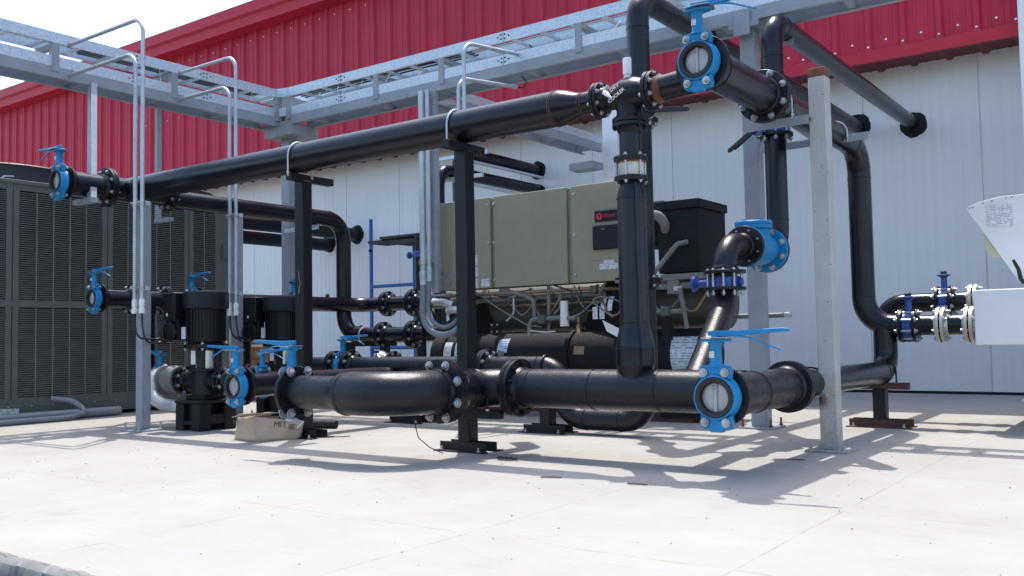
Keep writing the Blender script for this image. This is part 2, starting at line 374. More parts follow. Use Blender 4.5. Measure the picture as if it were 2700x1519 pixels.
def flange(parent, c, d, od, pr, t=.022, nb=8, pair=True, gap=.004, mat='black_smooth', rad=.0105, bolts=True, gasket=None, ph=.5, bm=None):
    """A bolted flange joint (two plates with a gap) centred on c along d; the plates are parts, the bolts sub-parts."""
    d = V(d).normalized(); c = V(c); first = None
    for sg in ((1, -1) if pair else (1,)):
        m = MB(); o = c + d*sg*gap/2
        m.lathe(o, d*sg, [(0, pr*.6), (0, od/2-.002), (.002, od/2), (t-.002, od/2), (t, od/2-.002), (t, pr+.014), (t+.012, pr+.012), (t+.03, pr+.001)], 36, cap=False)
        fl = m.build('flange', mat, parent)
        if first is None: first = fl
    if bolts:
        grip = (2*t+gap) if pair else t
        cc = c if pair else c + d*t/2
        bolt_circle(first, cc, d, (od/2+pr)/2+.004, nb, grip, rad, ph, bm)
    if gasket: MB().lathe(c, d, [(-gap/2, od/2*.8), (gap/2, od/2*.8)], 28).build('gasket', gasket, parent)
    return first

# ------------------------------------------------------------------ ground and slab
g = MB(); g.add([(-250,-250,-1.05),(250,-250,-1.05),(250,250,-1.05),(-250,250,-1.05)], [(0,1,2,3)])
struct(g.build('ground', 'grime'))
def slab():
    s = MB(); n = 900; x0, x1 = -7.5, 2.5
    xs = [x0+(x1-x0)*i/n for i in range(n+1)]
    def edge(x, k):     # chipped, hand-struck front edge; coarse bites here and there
        a = noise.noise(V((x*2.2, k*3.1, 0)))*.012 + noise.noise(V((x*11, k, 5)))*.012 + noise.noise(V((x*37, k, 9)))*.009 + noise.noise(V((x*90, k, 3)))*.004
        bite = max(0, noise.noise(V((x*4.7, 2, 1)))-.05)*.075*(1+.6*noise.noise(V((x*25, 4, 1))))
        return a, bite
    top, lip, low, base, back = [], [], [], [], []
    for x in xs:
        a, b = edge(x, 1); a2, b2 = edge(x, 2)
        top.append((x, 1.445+a+b*1.1, 0)); back.append((x, 1.46+a+b*1.1, 0)); lip.append((x, 1.425+a*.5+b*.45+a2*.3, -.018-b*.30-abs(a2)*.5))
        low.append((x, 1.412+a2*.16, -.06-b*.5)); base.append((x, 1.41, -1.06))
    vs = top+lip+low+base; m = n+1; fs = []
    for r in range(3):
        for i in range(n): fs.append((r*m+i, (r+1)*m+i, (r+1)*m+i+1, r*m+i+1))
    k = len(vs); vs += back+[(x, 2.4, 0) for x in xs]
    for i in range(n): fs += [(i, i+1, k+i+1, k+i), (k+i, k+i+1, k+m+i+1, k+m+i)]
    s.add(vs, fs)
    s.add([(-70, 1.445, 0), (x0, 1.445, 0), (x0, 2.4, 0), (-70, 2.4, 0)], [(0,1,2,3)]); s.add([(x1, 1.445, 0), (40, 1.445, 0), (40, 2.4, 0), (x1, 2.4, 0)], [(0,1,2,3)])
    s.add([(-70, 2.4, 0), (40, 2.4, 0), (40, 30, 0), (-70, 30, 0)], [(0,1,2,3)])
    s.add([(-70, 1.41, -1.06), (x0, 1.41, -1.06), (x0, 1.445, 0), (-70, 1.445, 0)], [(0,1,2,3)]); s.add([(x1, 1.41, -1.06), (40, 1.41, -1.06), (40, 1.445, 0), (x1, 1.445, 0)], [(0,1,2,3)])
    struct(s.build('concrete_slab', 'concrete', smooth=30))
slab()

# ------------------------------------------------------------------ the building
YW = 10.36; YR = 9.90; XA, XB = -46.0, 5.0
bld = thing('industrial_building', 'long building with red ribbed upper cladding over a white panel wall', 'building', (-12, YW, 0))
def wall():
    s = MB(); prof = []; per = 1.147; x = -1.625 - per*38
    while x < XB:
        prof += [(x-.007, 0), (x-.003, .012), (x+.003, .012), (x+.007, 0)]
        for k in range(1, 12):
            q = x+per*k/12; prof += [(q-.005, 0), (q-.002, .0009), (q+.002, .0009), (q+.005, 0)]
        x += per
    n = len(prof); s.add([(px, YW+d, .03) for px, d in prof]+[(px, YW+d, 3.47) for px, d in prof], [(i, i+1, n+i+1, n+i) for i in range(n-1)])
    s.build('panel_wall', 'wall_panel', bld, smooth=20)
    MB().box((XA, YW+.006, 0), (XB, YW+.05, .03)).build('base_gap', 'unit_dark', bld)
wall()
def ribs(y0, z0, z1, sgn_axis):
    """Trapezoid-ribbed sheet: profile along x, swept in z (cladding) or in y (soffit)."""
    per = .34; x = -2.222 - per*130; prof = []
    while x < XB:
        prof += [(x-.048, 0), (x-.024, .034), (x+.024, .034), (x+.048, 0)]
        for k in (.33, .66):
            q = x+per*k; prof += [(q-.016, 0), (q-.010, .006), (q+.010, .006), (q+.016, 0)]
        x += per
    return prof
def cladding():
    prof = ribs(0, 0, 0, 0); n = len(prof); s = MB()
    s.add([(x, YR-d, 3.57) for x, d in prof]+[(x, YR-d, 5.95) for x, d in prof], [(i, i+1, n+i+1, n+i) for i in range(n-1)])
    s.build('ribbed_cladding', 'red_steel', bld, smooth=15)
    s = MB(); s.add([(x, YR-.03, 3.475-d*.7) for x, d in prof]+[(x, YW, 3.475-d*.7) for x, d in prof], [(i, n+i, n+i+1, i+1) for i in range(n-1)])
    s.build('soffit', 'red_soffit_shade', bld, smooth=15)
    t = MB(); t.prism([(YR-.038, 3.44), (YR-.046, 3.555), (YR-.012, 3.572), (YR+.01, 3.572), (YR+.01, 3.44)], (XA, 0, 0), (0,1,0), (0,0,1), (XB-XA, 0, 0))
    t.build('base_trim', 'red_trim', bld, smooth=15)
    e = MB(); e.prism([(YR, 5.885), (9.655, 5.90), (9.65, 6.05), (9.60, 6.085), (9.60, 6.255), (YR, 6.29)], (XA, 0, 0), (0,1,0), (0,0,1), (XB-XA, 0, 0))
    e.build('eave_trim', 'red_trim', bld, smooth=15)
    MB().add([(XA, 9.6, 6.262), (XB, 9.6, 6.262), (XB, 34, 8.2), (XA, 34, 8.2)], [(0,1,2,3)]).build('roof', 'white_paint', bld)
    sc = MB(); i = 0; x = -2.222 - .34*40
    while x < 0:                                          # screws with pale washers along the sheet foot and two higher rows
        for z, dx, y in ((3.60, 0, YR-.034), (3.66, .17, YR-.001), (4.75, .17, YR-.001), (5.75, .17, YR-.001)):
            sc.lathe((x+dx, y, z), (0,-1,0), [(0, .011), (.003, .011), (.004, .006), (.009, .005)], 8)
        x += .34
    w = sc.build('screw', 'bright_steel', bld); w['kind'] = 'stuff'
cladding()
def hole(x, z, r, collar=True):
    s = MB(); vs = []; n = 40
    for k in range(n):                                    # cut by hand, so the rim is a little ragged
        a = 2*math.pi*k/n; q = r*(1+.035*math.sin(5*a+x)+.02*math.sin(13*a))
        vs.append((x+q*math.cos(a), YW-.006, z+q*math.sin(a)))
    for k in range(n): vs.append((vs[k][0], YW+.012, vs[k][2]))
    s.add(vs, [tuple(range(n))[::-1]]+[(k, (k+1) % n, n+(k+1) % n, n+k) for k in range(n)]); s.build('pipe_hole', 'unit_dark', bld)
for x, z, r in ((-2.26, 2.83, .135), (-2.83, 2.90, .135), (-7.08, 2.93, .125), (-7.08, 2.62, .12), (-10.57, 2.33, .15), (-11.20, 2.24, .15)): hole(x, z, r)

# white steel column at the far right
wc = thing('steel_column', 'white steel column in front of the red cladding, right edge of the photo', 'column', (-1.02, 9.72, 0))
MB().box((-1.155, 9.60, 0.01), (-.88, 9.84, 5.86)).build('shaft', 'white_paint', wc, bevel=.01)
MB().box((-1.26, 9.5, 0), (-.78, 9.86, .012)).build('base_plate', 'white_paint', wc)

# ------------------------------------------------------------------ louvered condenser unit, left
XU = -8.30
un = thing('condenser_unit', 'large olive louvered air-cooled unit with black fan cowls on top', 'condenser', (-9.8, 4.0, 0))
MB().box((-11.2, 1.5, .145), (XU-.035, 6.20, 2.10)).build('core', 'unit_dark', un)
MB().box((-11.25, 1.45, .035), (XU+.01, 6.27, .145)).build('base_rail', 'unit_olive', un, bevel=.004)
fr = MB()
posts = [1.98, 2.98, 3.965, 4.85, 5.74]
for y in posts: fr.box((XU-.05, y-.055, .145), (XU, y-.004, 2.09)); fr.box((XU-.05, y+.004, .145), (XU, y+.055, 2.09))
fr.box((XU-.05, 6.06, .145), (XU+.002, 6.24, 2.09)); fr.box((XU-.05, 1.45, 1.00), (XU-.002, 6.06, 1.055)); fr.box((XU-.05, 1.45, .146), (XU-.003, 6.06, .195))
fr.box((XU-.05, 1.45, 2.035), (XU-.003, 6.06, 2.089))
fr.build('frame', 'unit_olive', un)
MB().box((-11.25, 1.43, 2.09), (XU+.012, 6.26, 2.125)).build('top_rail', 'unit_olive', un, bevel=.004)
MB().box((-11.2, 6.20, .145), (XU-.05, 6.245, 2.09)).build('end_panel', 'unit_olive', un)
MB().box((XU-.07, 6.14, 1.55), (XU+.03, 6.22, 1.70)).build('hinge', 'unit_olive', un)
for y0, y1 in zip(posts[:-1]+[posts[-1]], posts[1:]+[6.06]):
    ya, yb = y0+.058, (y1-.058 if y1 < 6 else 6.056)
    for z0, z1 in ((.20, .995), (1.06, 2.03)):
        s = MB(); z = z0
        while z < z1-.01:
            s.add([(XU-.004, ya, z), (XU-.004, yb, z), (XU-.018, yb, z+.009), (XU-.018, ya, z+.009), (XU-.018, yb, z+.006), (XU-.018, ya, z+.006), (XU-.004, yb, z-.003), (XU-.004, ya, z-.003)],
                  [(0,1,2,3), (7,6,1,0), (6,7,5,4)]); z += .0195
        k = max(2, int(round((yb-ya)/.155)))
        for i in range(1, k): yy = ya+(yb-ya)*i/k; s.box((XU-.012, yy-.0045, z0), (XU-.001, yy+.0045, z1))
        s.build('louver_panel', 'louver', un, smooth=10)
for cy, r in ((4.20, .74), (5.78, .70), (2.6, .74)):
    s = MB(); cx = -9.10
    s.lathe((cx, cy, 2.125), (0,0,1), [(0, r), (.12, r*.97), (.155, r*.985), (.165, r*.97), (.155, r*.95), (.12, r*.93), (0, r*.95)], 64, closed=True)
    s.build('fan_cowl', 'cowl_black', un)
s = MB()
for i in range(22): y = 1.6+i*.21; s.lathe((XU+.01, y+.03*math.sin(i*7), .128), (1,0,0), [(0, .008), (.003, .008), (.006, .005)], 8)
s.build('screw', 'zinc', un)['kind'] = 'stuff'
MB().box((XU+.010, 3.70, .066), (XU+.012, 4.03, .118)).build('rating_label', 'paper_type', un)
MB().box((XU-.26, 4.66, 2.155), (XU-.255, 4.92, 2.235)).build('warning_label', 'paper_type', un)
MB().add([(XU-.254, 4.69, 2.175), (XU-.254, 4.755, 2.175), (XU-.254, 4.722, 2.222)], [(0,1,2)]).build('warning_triangle', 'brass', un)
MB().tube([(XU-.1, 3.90, 2.125), (XU-.1, 3.93, 2.16), (XU-.1, 4.10, 2.18), (XU-.1, 4.12, 2.125)], .008, .02, 8).build('lifting_handle', 'galv_pipe', un)
for i, (y, sz) in enumerate(((4.78, .10), (5.52, .11), (3.2, .12))):
    o = MB().box((XU-.13, y-sz, 0), (XU-.005, y+sz, .034)).build('brick', 'brick', loc=(XU-.07, y, 0), bevel=.004)
    tag(o, ['red brick wedged under the unit rail near the loose grey pipe end', 'red brick under the unit rail behind the first grey square post', 'red brick under the unit rail at the left edge of the photo'][i], 'brick', 'bricks under the condenser unit')
o = MB().tube([(-8.12, 2.0, .045), (-8.10, 4.86, .045)], .042, 0, 18).build('plastic_pipe', 'pvc_grey', loc=(-8.1, 3.5, 0)); tag(o, 'straight grey plastic pipe lying along the foot of the louvered unit', 'pipe')
o = MB().tube([(-7.98, 1.8, .026), (-7.96, 4.30, .026), (-8.06, 4.53, .06), (-8.15, 4.43, .16), (-8.26, 4.30, .185)], .025, .14, 14, 10).build('plastic_hose', 'pvc_grey', loc=(-8.0, 3.5, 0)); tag(o, 'grey bent hose curling up from the slab to the louvered unit', 'hose')

# ------------------------------------------------------------------ butterfly valve: prototype faces -Y, stem up
def wafer(scale, c, face, handle, label, group='blue butterfly valves on open pipe ends', neck=1.0, tagged=True):
    """face: unit vector the disc looks along; handle: angle of the lever about the vertical, 0 = +X."""
    c = V(c); root = thing('butterfly_valve', label, 'valve', c, group); S = scale
    u, w = V((0,0,1)).cross(-V(face)).normalized()*-1, V((0,0,1)); d = V(face).normalized()
    R = lambda x, y, z: c + (u*x + d*y + w*z)*S
    b = MB()
    b.lathe(R(0,0,0), d, [(y*S, r*S) for y, r in ((.030,.0865),(.032,.092),(.028,.0965),(.012,.0985),(-.012,.101),(-.030,.103),(-.030,.0865))], 44, closed=True)
    for sg in (1, -1):       # ears
        b.prism([(x*S, sg*z*S) for x, z in ((-.070,.075),(-.070,.128),(-.062,.136),(-.030,.139),(-.026,.150 if sg < 0 else .145),(.026,.150 if sg < 0 else .145),(.030,.139),(.062,.136),(.070,.128),(.070,.075),(.04,.092),(-.04,.092))], R(0,.018,0), u, w, -d*.036*S)
    nz = .139 + .10*neck
    b.lathe(R(0,-.002,.13), w, [(0, .034*S), (.012*S, .027*S), ((nz-.145)*S, .025*S), ((nz-.130)*S, .034*S)], 20)
    b.prism([(x*S, y*S) for x, y in ((-.052,-.030),(-.058,0),(-.052,.030),(-.030,.036),(.030,.036),(.052,.030),(.070,.014),(.070,-.014),(.052,-.030),(.03,-.036),(-.03,-.036))], R(0,0,nz), u, d, w*.014*S)
    b.build('body', 'valve_blue', root, bevel=.0025*S)
    m = MB(); m.lathe(R(0,0,0), d, [(y*S, r*S) for y, r in ((.034,.066),(.036,.069),(.036,.085),(.034,.0868),(-.034,.0868),(-.034,.066))], 44, closed=True); m.build('seat', 'rubber', root)
    m = MB(); m.lathe(R(0,0,0), d, [(y*S, r*S) for y, r in ((-.012,.060),(.004,.0662),(.010,.062),(.013,.045),(.014,0))], 44, cap=True)
    di = m.build('disc', 'disc_grey', root)
    m = MB(); m.lathe(R(0,.011,-.064), w, [(0, .0085*S), (.005*S, .0125*S), (.123*S, .0125*S), (.128*S, .0085*S)], 16); m.build('shaft', 'disc_grey', di)
    m = MB()
    for z in (.052, .038): m.lathe(R(0,.0235,z), d, [(0, .0035*S), (.0012*S, .0035*S)], 8)
    m.build('pin', 'ink', di)
    for x in (-.049, .049):
        for z in (-.107, .107): bolt(root, R(x,.0,z), d, .05*S, .0115*S)
    ca, sa = math.cos(handle), math.sin(handle); hx, hy = V((ca, sa, 0)), V((-sa, ca, 0)); hp = R(0,0,nz+.014)
    m = MB(); m.cyl(hp, hp+w*.030*S, .017*S, n=16); m.build('stem_cap', 'valve_blue', root)
    m = MB(); o = hp + w*.022*S
    m.prism([(x*S, z*S) for x, z in ((-.03,-.008),(-.03,.012),(.10,.012),(.30,.020),(.325,.016),(.325,.006),(.30,.004),(.13,-.010),(.05,-.014))], o-hy*.010*S, hx, w, hy*.020*S)
    hd = m.build('lever', 'valve_blue', root, bevel=.0025*S)
    m = MB(); m.bar(o+hx*.085*S-w*.010*S, o+hx*.16*S-w*.020*S, .010*S, .007*S); m.bar(o+hx*.16*S-w*.020*S, o+hx*.285*S-w*.072*S, .010*S, .006*S); m.build('trigger', 'valve_blue', hd)
    m = MB(); m.prism([(x*S, y*S) for x, y in ((-.05,-.042),(.02,-.062),(.075,-.055),(.085,0),(.075,.055),(.02,.062),(-.05,.042))], hp+w*.002*S, hx, hy, w*.004*S); m.build('notch_plate', 'zinc', root)
    if tagged:
        m = MB(); m.obox(R(-.006,.0265,.185), u*.012*S, d*.0015*S, w*.014*S); m.build('sticker', 'paper_type', root)
    return root

# wafer valve squeezed between two pipe flanges
def inline_valve(c, axis, stem, r, mat, label, half=.03, stem_len=.14, lever=None, cap='disc', group=None, cat='valve', name='gate_valve'):
    c = V(c); axis = V(axis).normalized(); stem = V(stem).normalized(); root = thing(name, label, cat, c, group)
    b = MB(); b.lathe(c, axis, [(-half, r*.92), (-half*.8, r*1.02), (half*.8, r*1.02), (half, r*.92)], 32)
    b.lathe(c+stem*r*.95, stem, [(0, r*.34), (stem_len*.25, r*.24), (stem_len*.85, r*.22), (stem_len, r*.36)], 18)
    b.lathe(c-stem*r*.95, -stem, [(0, r*.3), (.02, r*.3), (.026, r*.2)], 16)
    b.build('body', mat, root)
    e = c+stem*(r*.95+stem_len)
    if cap == 'disc': MB().lathe(e, stem, [(0, r*.52), (.012, r*.56), (.020, r*.56), (.022, r*.3)], 26).build('top_flange', mat, root)
    if cap == 'nub':
        side = stem.cross(axis)
        MB().obox(e+stem*.006, axis*r*.42, side*r*.42, stem*.006).build('top_flange', mat, root, bevel=.002); MB().lathe(e+stem*.012, stem, [(0, r*.24), (.02, r*.24), (.026, r*.16)], 14).build('stem_cap', 'rubber', root)
    if lever is not None:
        lv = V(lever).normalized(); side = stem.cross(lv).normalized()
        m = MB(); n = 22; ps = []
        for k in range(n*2+1): a = math.pi*k/(n*2)-math.pi/2; q = r*(.62 if k % 2 else .55); ps.append((q*math.cos(a), q*math.sin(a)))
        m.prism(ps+[(-.01, r*.3), (-.01, -r*.3)], e, lv, side, stem*.006); m.build('notch_plate', 'bright_steel', root)
        m = MB(); o = e+stem*.02
        m.prism([(-.03,-.014),(-.03,.014),(.05,.018),(.26,.014),(.272,.008),(.272,-.008),(.26,-.014),(.05,-.018)], o, lv, side, stem*.014)
        h = m.build('lever', 'rubber', root, bevel=.003); MB().bar(o+lv*.07-stem*.012, o+lv*.24-stem*.022, .014, .010, stem).build('trigger', 'rubber', h)
    return root

def pipe(name, label, path, r, bend=0, mat='black_paint', welds=(), caps=True, loc=None, cat='pipe', n=28, group=None):
    """A pipe spool as a thing; the tube is its part, flanges and reducers are added by the caller."""
    t = thing(name, label, cat, loc or path[0], group); m = MB(); m.tube(path, r, bend, n, 10, caps)
    for o, d in welds: m.bead(o, d, r)
    m.build('pipe_run', mat, t); return t
def ubolt(parent, c, axis, r, drop, mat='galv_pipe', w=.006):
    """U-bolt over a pipe: arch above the axis, two legs down."""
    c = V(c); axis = V(axis).normalized(); side = V((0,0,1)).cross(axis).normalized(); R = r+w
    pts = [c-side*R-V((0,0,drop))] + [c+side*R*math.cos(a)+V((0,0,R*math.sin(a))) for a in [math.pi-math.pi*k/14 for k in range(15)]] + [c+side*R-V((0,0,drop))]
    MB().tube(pts, w, 0, 8).build('u_bolt', mat, parent)
    for sg in (1, -1): MB().lathe(c+side*R*sg-V((0,0,drop-.018)), (0,0,1), [(0, w*2), (.010, w*2)], 6).build('nut', 'zinc', parent)
def pole(x, y, s, z0, z1, mat, parent, name='post'): return MB().box((x-s/2, y-s/2, z0), (x+s/2, y+s/2, z1)).build(name, mat, parent, bevel=.006)

# ------------------------------------------------------------------ pipe supports
def base_angles(x, y, a, parent, L=.17, mat='black_steel', both=True):
    for sg in ((1, -1) if both else (-1,)):
        yy = y+sg*(a/2+.004); m = MB()
        m.box((x-L, min(yy, yy+sg*.006), .001), (x+L, max(yy, yy+sg*.006), .055)); m.box((x-L-.012, min(yy, yy+sg*.055), .0005), (x+L+.012, max(yy, yy+sg*.055), .007))
        m.build('base_angle', mat, parent)
        for dx in (-L+.035, L-.035): MB().lathe((x+dx, yy+sg*.032, .007), (0,0,1), [(0, .011), (.009, .011), (.009, .006), (.022, .006)], 8).build('anchor_bolt', 'zinc', parent)
def black_support(x, y, ztop, label, bars=()):
    t = thing('pipe_support', label, 'pipe support', (x, y, 0), 'black pipe supports')
    pole(x, y, .086, 0, ztop, 'black_smooth', t); base_angles(x, y, .086, t)
    for a, b, w, h in bars: MB().bar(a, b, w, h).build('cross_bar', 'black_steel', t, bevel=.003)
    return t
s1 = black_support(-3.435, 4.25, 1.765, 'tall black square post in the middle carrying the long overhead pipe', [((-3.435, 4.08, 1.785), (-3.435, 4.42, 1.785), .055, .05), ((-3.39, 4.17, .225), (-3.13, 4.17, .225), .05, .05)])
ubolt(s1, (-3.475, 4.25, 1.912), (1,0,0), .101, .135)
ubolt(s1, (-3.28, 4.10, .372), (0,1,0), .102, .14, 'black_smooth')
s2 = black_support(-4.93, 4.32, 1.765, 'black square post behind the torn cardboard box carrying the long overhead pipe', [((-4.93, 4.19, 1.785), (-4.93, 4.58, 1.785), .055, .05)])
ubolt(s2, (-4.88, 4.25, 1.912), (1,0,0), .101, .135)
MB().tube([(-4.885, 4.235, 1.13), (-4.884, 4.24, 1.08), (-4.884, 4.25, 1.05), (-4.884, 4.24, 1.02), (-4.885, 4.236, .98)], .003, .01, 6).build('paint_scratch', 'tube_grey', s2)
s3 = black_support(-3.60, 5.33, .36, 'short black stub support with angle feet left of the U-shaped pipe bend'); ubolt(s3, (-3.60, 5.33, .45), (1,0,0), .076, .08, 'black_smooth')
s4 = black_support(-5.02, 5.48, .36, 'short black stub support behind the big bolted elbow flange')
s5 = thing('pipe_support', 'rusty-footed black T support under the low pipe by the wall', 'pipe support', (-1.74, 6.66, 0), 'black pipe supports')
pole(-1.74, 6.66, .085, 0, .262, 'black_smooth', s5); base_angles(-1.74, 6.66, .085, s5, .2, 'rusty_steel'); MB().bar((-1.93, 6.66, .280), (-1.55, 6.66, .280), .06, .045).build('cross_bar', 'rusty_steel', s5); ubolt(s5, (-1.715, 6.66, .375), (0,1,0), .078, .10, 'black_smooth')
s6 = thing('pipe_support', 'low black frame of two legs under the twin pipes by the blue scaffold', 'pipe support', (-6.7, 6.7, 0), 'black pipe supports')
for y in (6.55, 6.75): pole(-6.86 if y < 6.6 else -6.38, 6.62, .075, 0, .60, 'black_steel', s6, 'leg')
MB().bar((-6.95, 6.62, .62), (-6.25, 6.62, .62), .07, .045).build('cross_bar', 'black_steel', s6)

# grey steel posts
def plate(x, y, s, parent, mat='grey_paint', rod='rust'):
    MB().box((x-s, y-s, 0), (x+s, y+s, .013)).build('base_plate', mat, parent, bevel=.003)
    for dx in (-1, 1):
        for dy in (-1, 1): MB().lathe((x+dx*(s-.025), y+dy*(s-.025), .013), (0,0,1), [(0, .014), (.012, .014), (.012, .0075), (.055, .0075)], 8).build('anchor_bolt', rod, parent)
np_ = thing('steel_post', 'worn light grey square post with a rusty top standing free at right', 'post', (-1.625, 5.20, 0))
pole(-1.625, 5.20, .096, .010, 2.085, 'worn_grey', np_, 'shaft'); MB().box((-1.673, 5.152, 2.085), (-1.577, 5.248, 2.135)).build('rusty_top', 'rust', np_, bevel=.004)
MB().box((-1.74, 5.085, 0), (-1.51, 5.315, .011)).build('base_plate', 'worn_grey', np_, bevel=.003)
for dx, dy in ((-.09,-.09), (.09,-.09), (.09,.09), (-.09,.09)): MB().lathe((-1.625+dx, 5.2+dy, .011), (0,0,1), [(0, .012), (.01, .012), (.012, .006), (.03, .006)], 8).build('anchor_bolt', 'zinc', np_)
MB().prism([(0,0),(.05,0),(.05,.007),(.007,.007),(.007,.05),(0,.05)], (-2.06, 5.142, 1.875), (0,1,0), (0,0,-1), (.388, 0, 0)).build('upper_bracket', 'grey_paint', np_)
MB().prism([(0,0),(.05,0),(.05,.006),(.006,.006),(.006,.05),(0,.05)], (-1.80, 5.15, .290), (0,1,0), (0,0,-1), (.126, 0, 0)).build('lower_bracket', 'grey_paint', np_)
ubolt(np_, (-1.85, 5.146, 1.965), (0,1,0), .079, .10); ubolt(np_, (-1.715, 5.16, .375), (0,1,0), .079, .09, 'black_smooth')
c2 = thing('steel_column', 'grey square column behind the blue check valve carrying the cable rack', 'column', (-2.43, 6.25, 0), 'grey columns under the cable rack')
pole(-2.43, 6.25, .11, .012, 2.842, 'grey_paint', c2, 'shaft'); plate(-2.43, 6.25, .125, c2)
MB().box((-2.50, 6.128, 2.74), (-2.38, 6.142, 2.92)).build('gusset_plate', 'grey_paint', c2, bevel=.003); MB().box((-2.54, 6.142, 2.80), (-2.32, 6.44, 2.8415)).build('cap_bracket', 'grey_paint', c2)
MB().prism([(0,0),(.05,0),(.05,.006),(.006,.006),(.006,.05),(0,.05)], (-2.374, 6.20, 1.955), (0,1,0), (0,0,-1), (.74, 0, 0)).build('pipe_bracket', 'grey_paint', c2)
MB().bar((-2.35, 6.2, 2.27), (-1.95, 6.2, 1.93), .045, .045).build('brace', 'grey_paint', c2); ubolt(c2, (-1.85, 6.2, 1.965), (0,1,0), .079, .06)
MB().prism([(0,0),(.055,0),(.055,.006),(.006,.006),(.006,.055),(0,.055)], (-2.374, 6.3, 2.72), (0,1,0), (0,0,-1), (.24, 0, 0)).build('pipe_bracket', 'grey_paint', c2)
c3 = thing('steel_column', 'grey square column at the corner of the cable rack behind the pumps', 'column', (-7.42, 6.32, 0), 'grey columns under the cable rack')
pole(-7.42, 6.32, .12, .012, 2.842, 'grey_paint', c3, 'shaft'); plate(-7.42, 6.32, .13, c3)
MB().box((-7.59, 6.14, 2.74), (-7.17, 6.49, 2.8415)).build('cap_bracket', 'grey_paint', c3)
MB().prism([(0,0),(.045,0),(.045,.006),(.006,.006),(.006,.045),(0,.045)], (-7.36, 6.2, 1.80), (0,1,0), (0,0,-1), (.5, 0, 0)).build('pipe_bracket', 'galvanised', c3)
c4 = thing('steel_column', 'pale wide column by the wall at the end of the short cable rack branch', 'column', (-5.20, 9.15, 0), 'grey columns under the cable rack')
pole(-5.20, 9.15, .19, 0, 3.2, 'white_paint', c4, 'shaft')
MB().box((-5.62, 8.85, 2.54), (-5.297, 9.06, 2.62)).build('bracket', 'grey_paint', c4)
def conduit_column(x, y, h, label, ends, cab, box):
    t = thing('steel_post', label, 'post', (x, y, 0), 'grey posts holding the pump conduits'); pole(x, y, .080, .012, h, 'grey_paint', t, 'shaft'); plate(x, y, .115, t, 'grey_paint', 'zinc')
    MB().box((x-.04, y-.075, h-.04), (x+.14, y-.0405, h-.01)).build('strut', 'galvanised', t); MB().box((x-.04, y-.075, 1.06), (x+.14, y-.0405, 1.09)).build('strut', 'galvanised', t)
    for i, (dx, zt, xe) in enumerate(ends):
        q = thing('conduit', ['shorter', 'taller'][i]+' bent grey conduit clamped to the '+cab+' grey pump post', 'conduit', (x+dx, y-.09, 1.0), 'bent conduits from the cable rack')
        MB().tube([(x+dx, y-.09, .98), (x+dx, y-.09, zt), (xe, y-.09, zt)], .0155, .12, 14, 10).build('tube', 'galv_pipe', q)
        for z in (h-.025, 1.075): MB().disc_ring((x+dx, y-.09, z), (0,0,1), .015, .024, -.013, .013, 16).build('clamp', 'zinc', q); MB().lathe((x+dx, y-.115, z), (0,-1,0), [(0, .008), (.014, .008)], 6).build('clamp_bolt', 'zinc', q)
        MB().lathe((x+dx, y-.09, .885), (0,0,1), [(0, .016), (.005, .023), (.036, .023), (.040, .019), (.052, .019), (.054, .021), (.10, .021), (.11, .0165)], 18).build('cable_gland', 'white_plastic', q)
        MB().lathe((xe, y-.09, zt), (-1,0,0), [(0, .019), (.03, .019)], 14).build('end_bushing', 'zinc', q)
        b = V(box); g = MB(); g.tube([(x+dx, y-.09, .89), (x+dx+.01, y-.09, .78), (x+dx+.06, y-.10, .70-.03*i), (b.x-.10, b.y-.06, .69-.03*i), (b.x+.02, b.y-.04, .74), (b.x+.04+.02*i, b.y+.0, .80)], .0075, .10, 8, 8)
        g.build('flexible_cable', 'cable_black', q)
conduit_column(-6.445, 4.06, 1.745, 'grey square post standing at left in front of the first pump', ((.025, 2.885, -7.40), (.12, 3.14, -7.38)), 'left', (-6.30, 4.24, .8))
conduit_column(-6.685, 5.10, 1.775, 'grey square post standing between the two pumps', ((.025, 2.89, -7.40), (.11, 3.14, -7.38)), 'second', (-6.56, 5.20, .8))

# ------------------------------------------------------------------ overhead pipe run and its valves
ZM, YM = 1.913, 4.25
mp = pipe('pipe', 'long black overhead pipe running from the left valve to the three-way valve', [(-6.95, YM, ZM), (-2.763, YM, ZM)], .099, loc=(-4.9, YM, ZM), welds=[((-2.766, YM, ZM), (1,0,0)), ((-6.78, YM, ZM), (1,0,0))])
m = MB(); m.lathe((-2.763, YM, ZM), (1,0,0), [(0, .099), (.03, .098), (.08, .084), (.13, .066), (.165, .060), (.26, .060)], 32); m.bead((-2.60, YM, ZM), (1,0,0), .060, .008); m.build('reducer', 'black_paint', mp)
for x, r in ((-2.765, .099), (-2.598, .060)): MB().disc_ring((x, YM, ZM), (1,0,0), r-.004, r+.0022, -.010, .010, 36).build('rusty_weld', 'rusty_steel', mp)
flange(mp, (-2.492, YM, ZM), (1,0,0), .19, .058, .020, 8, rad=.0085)
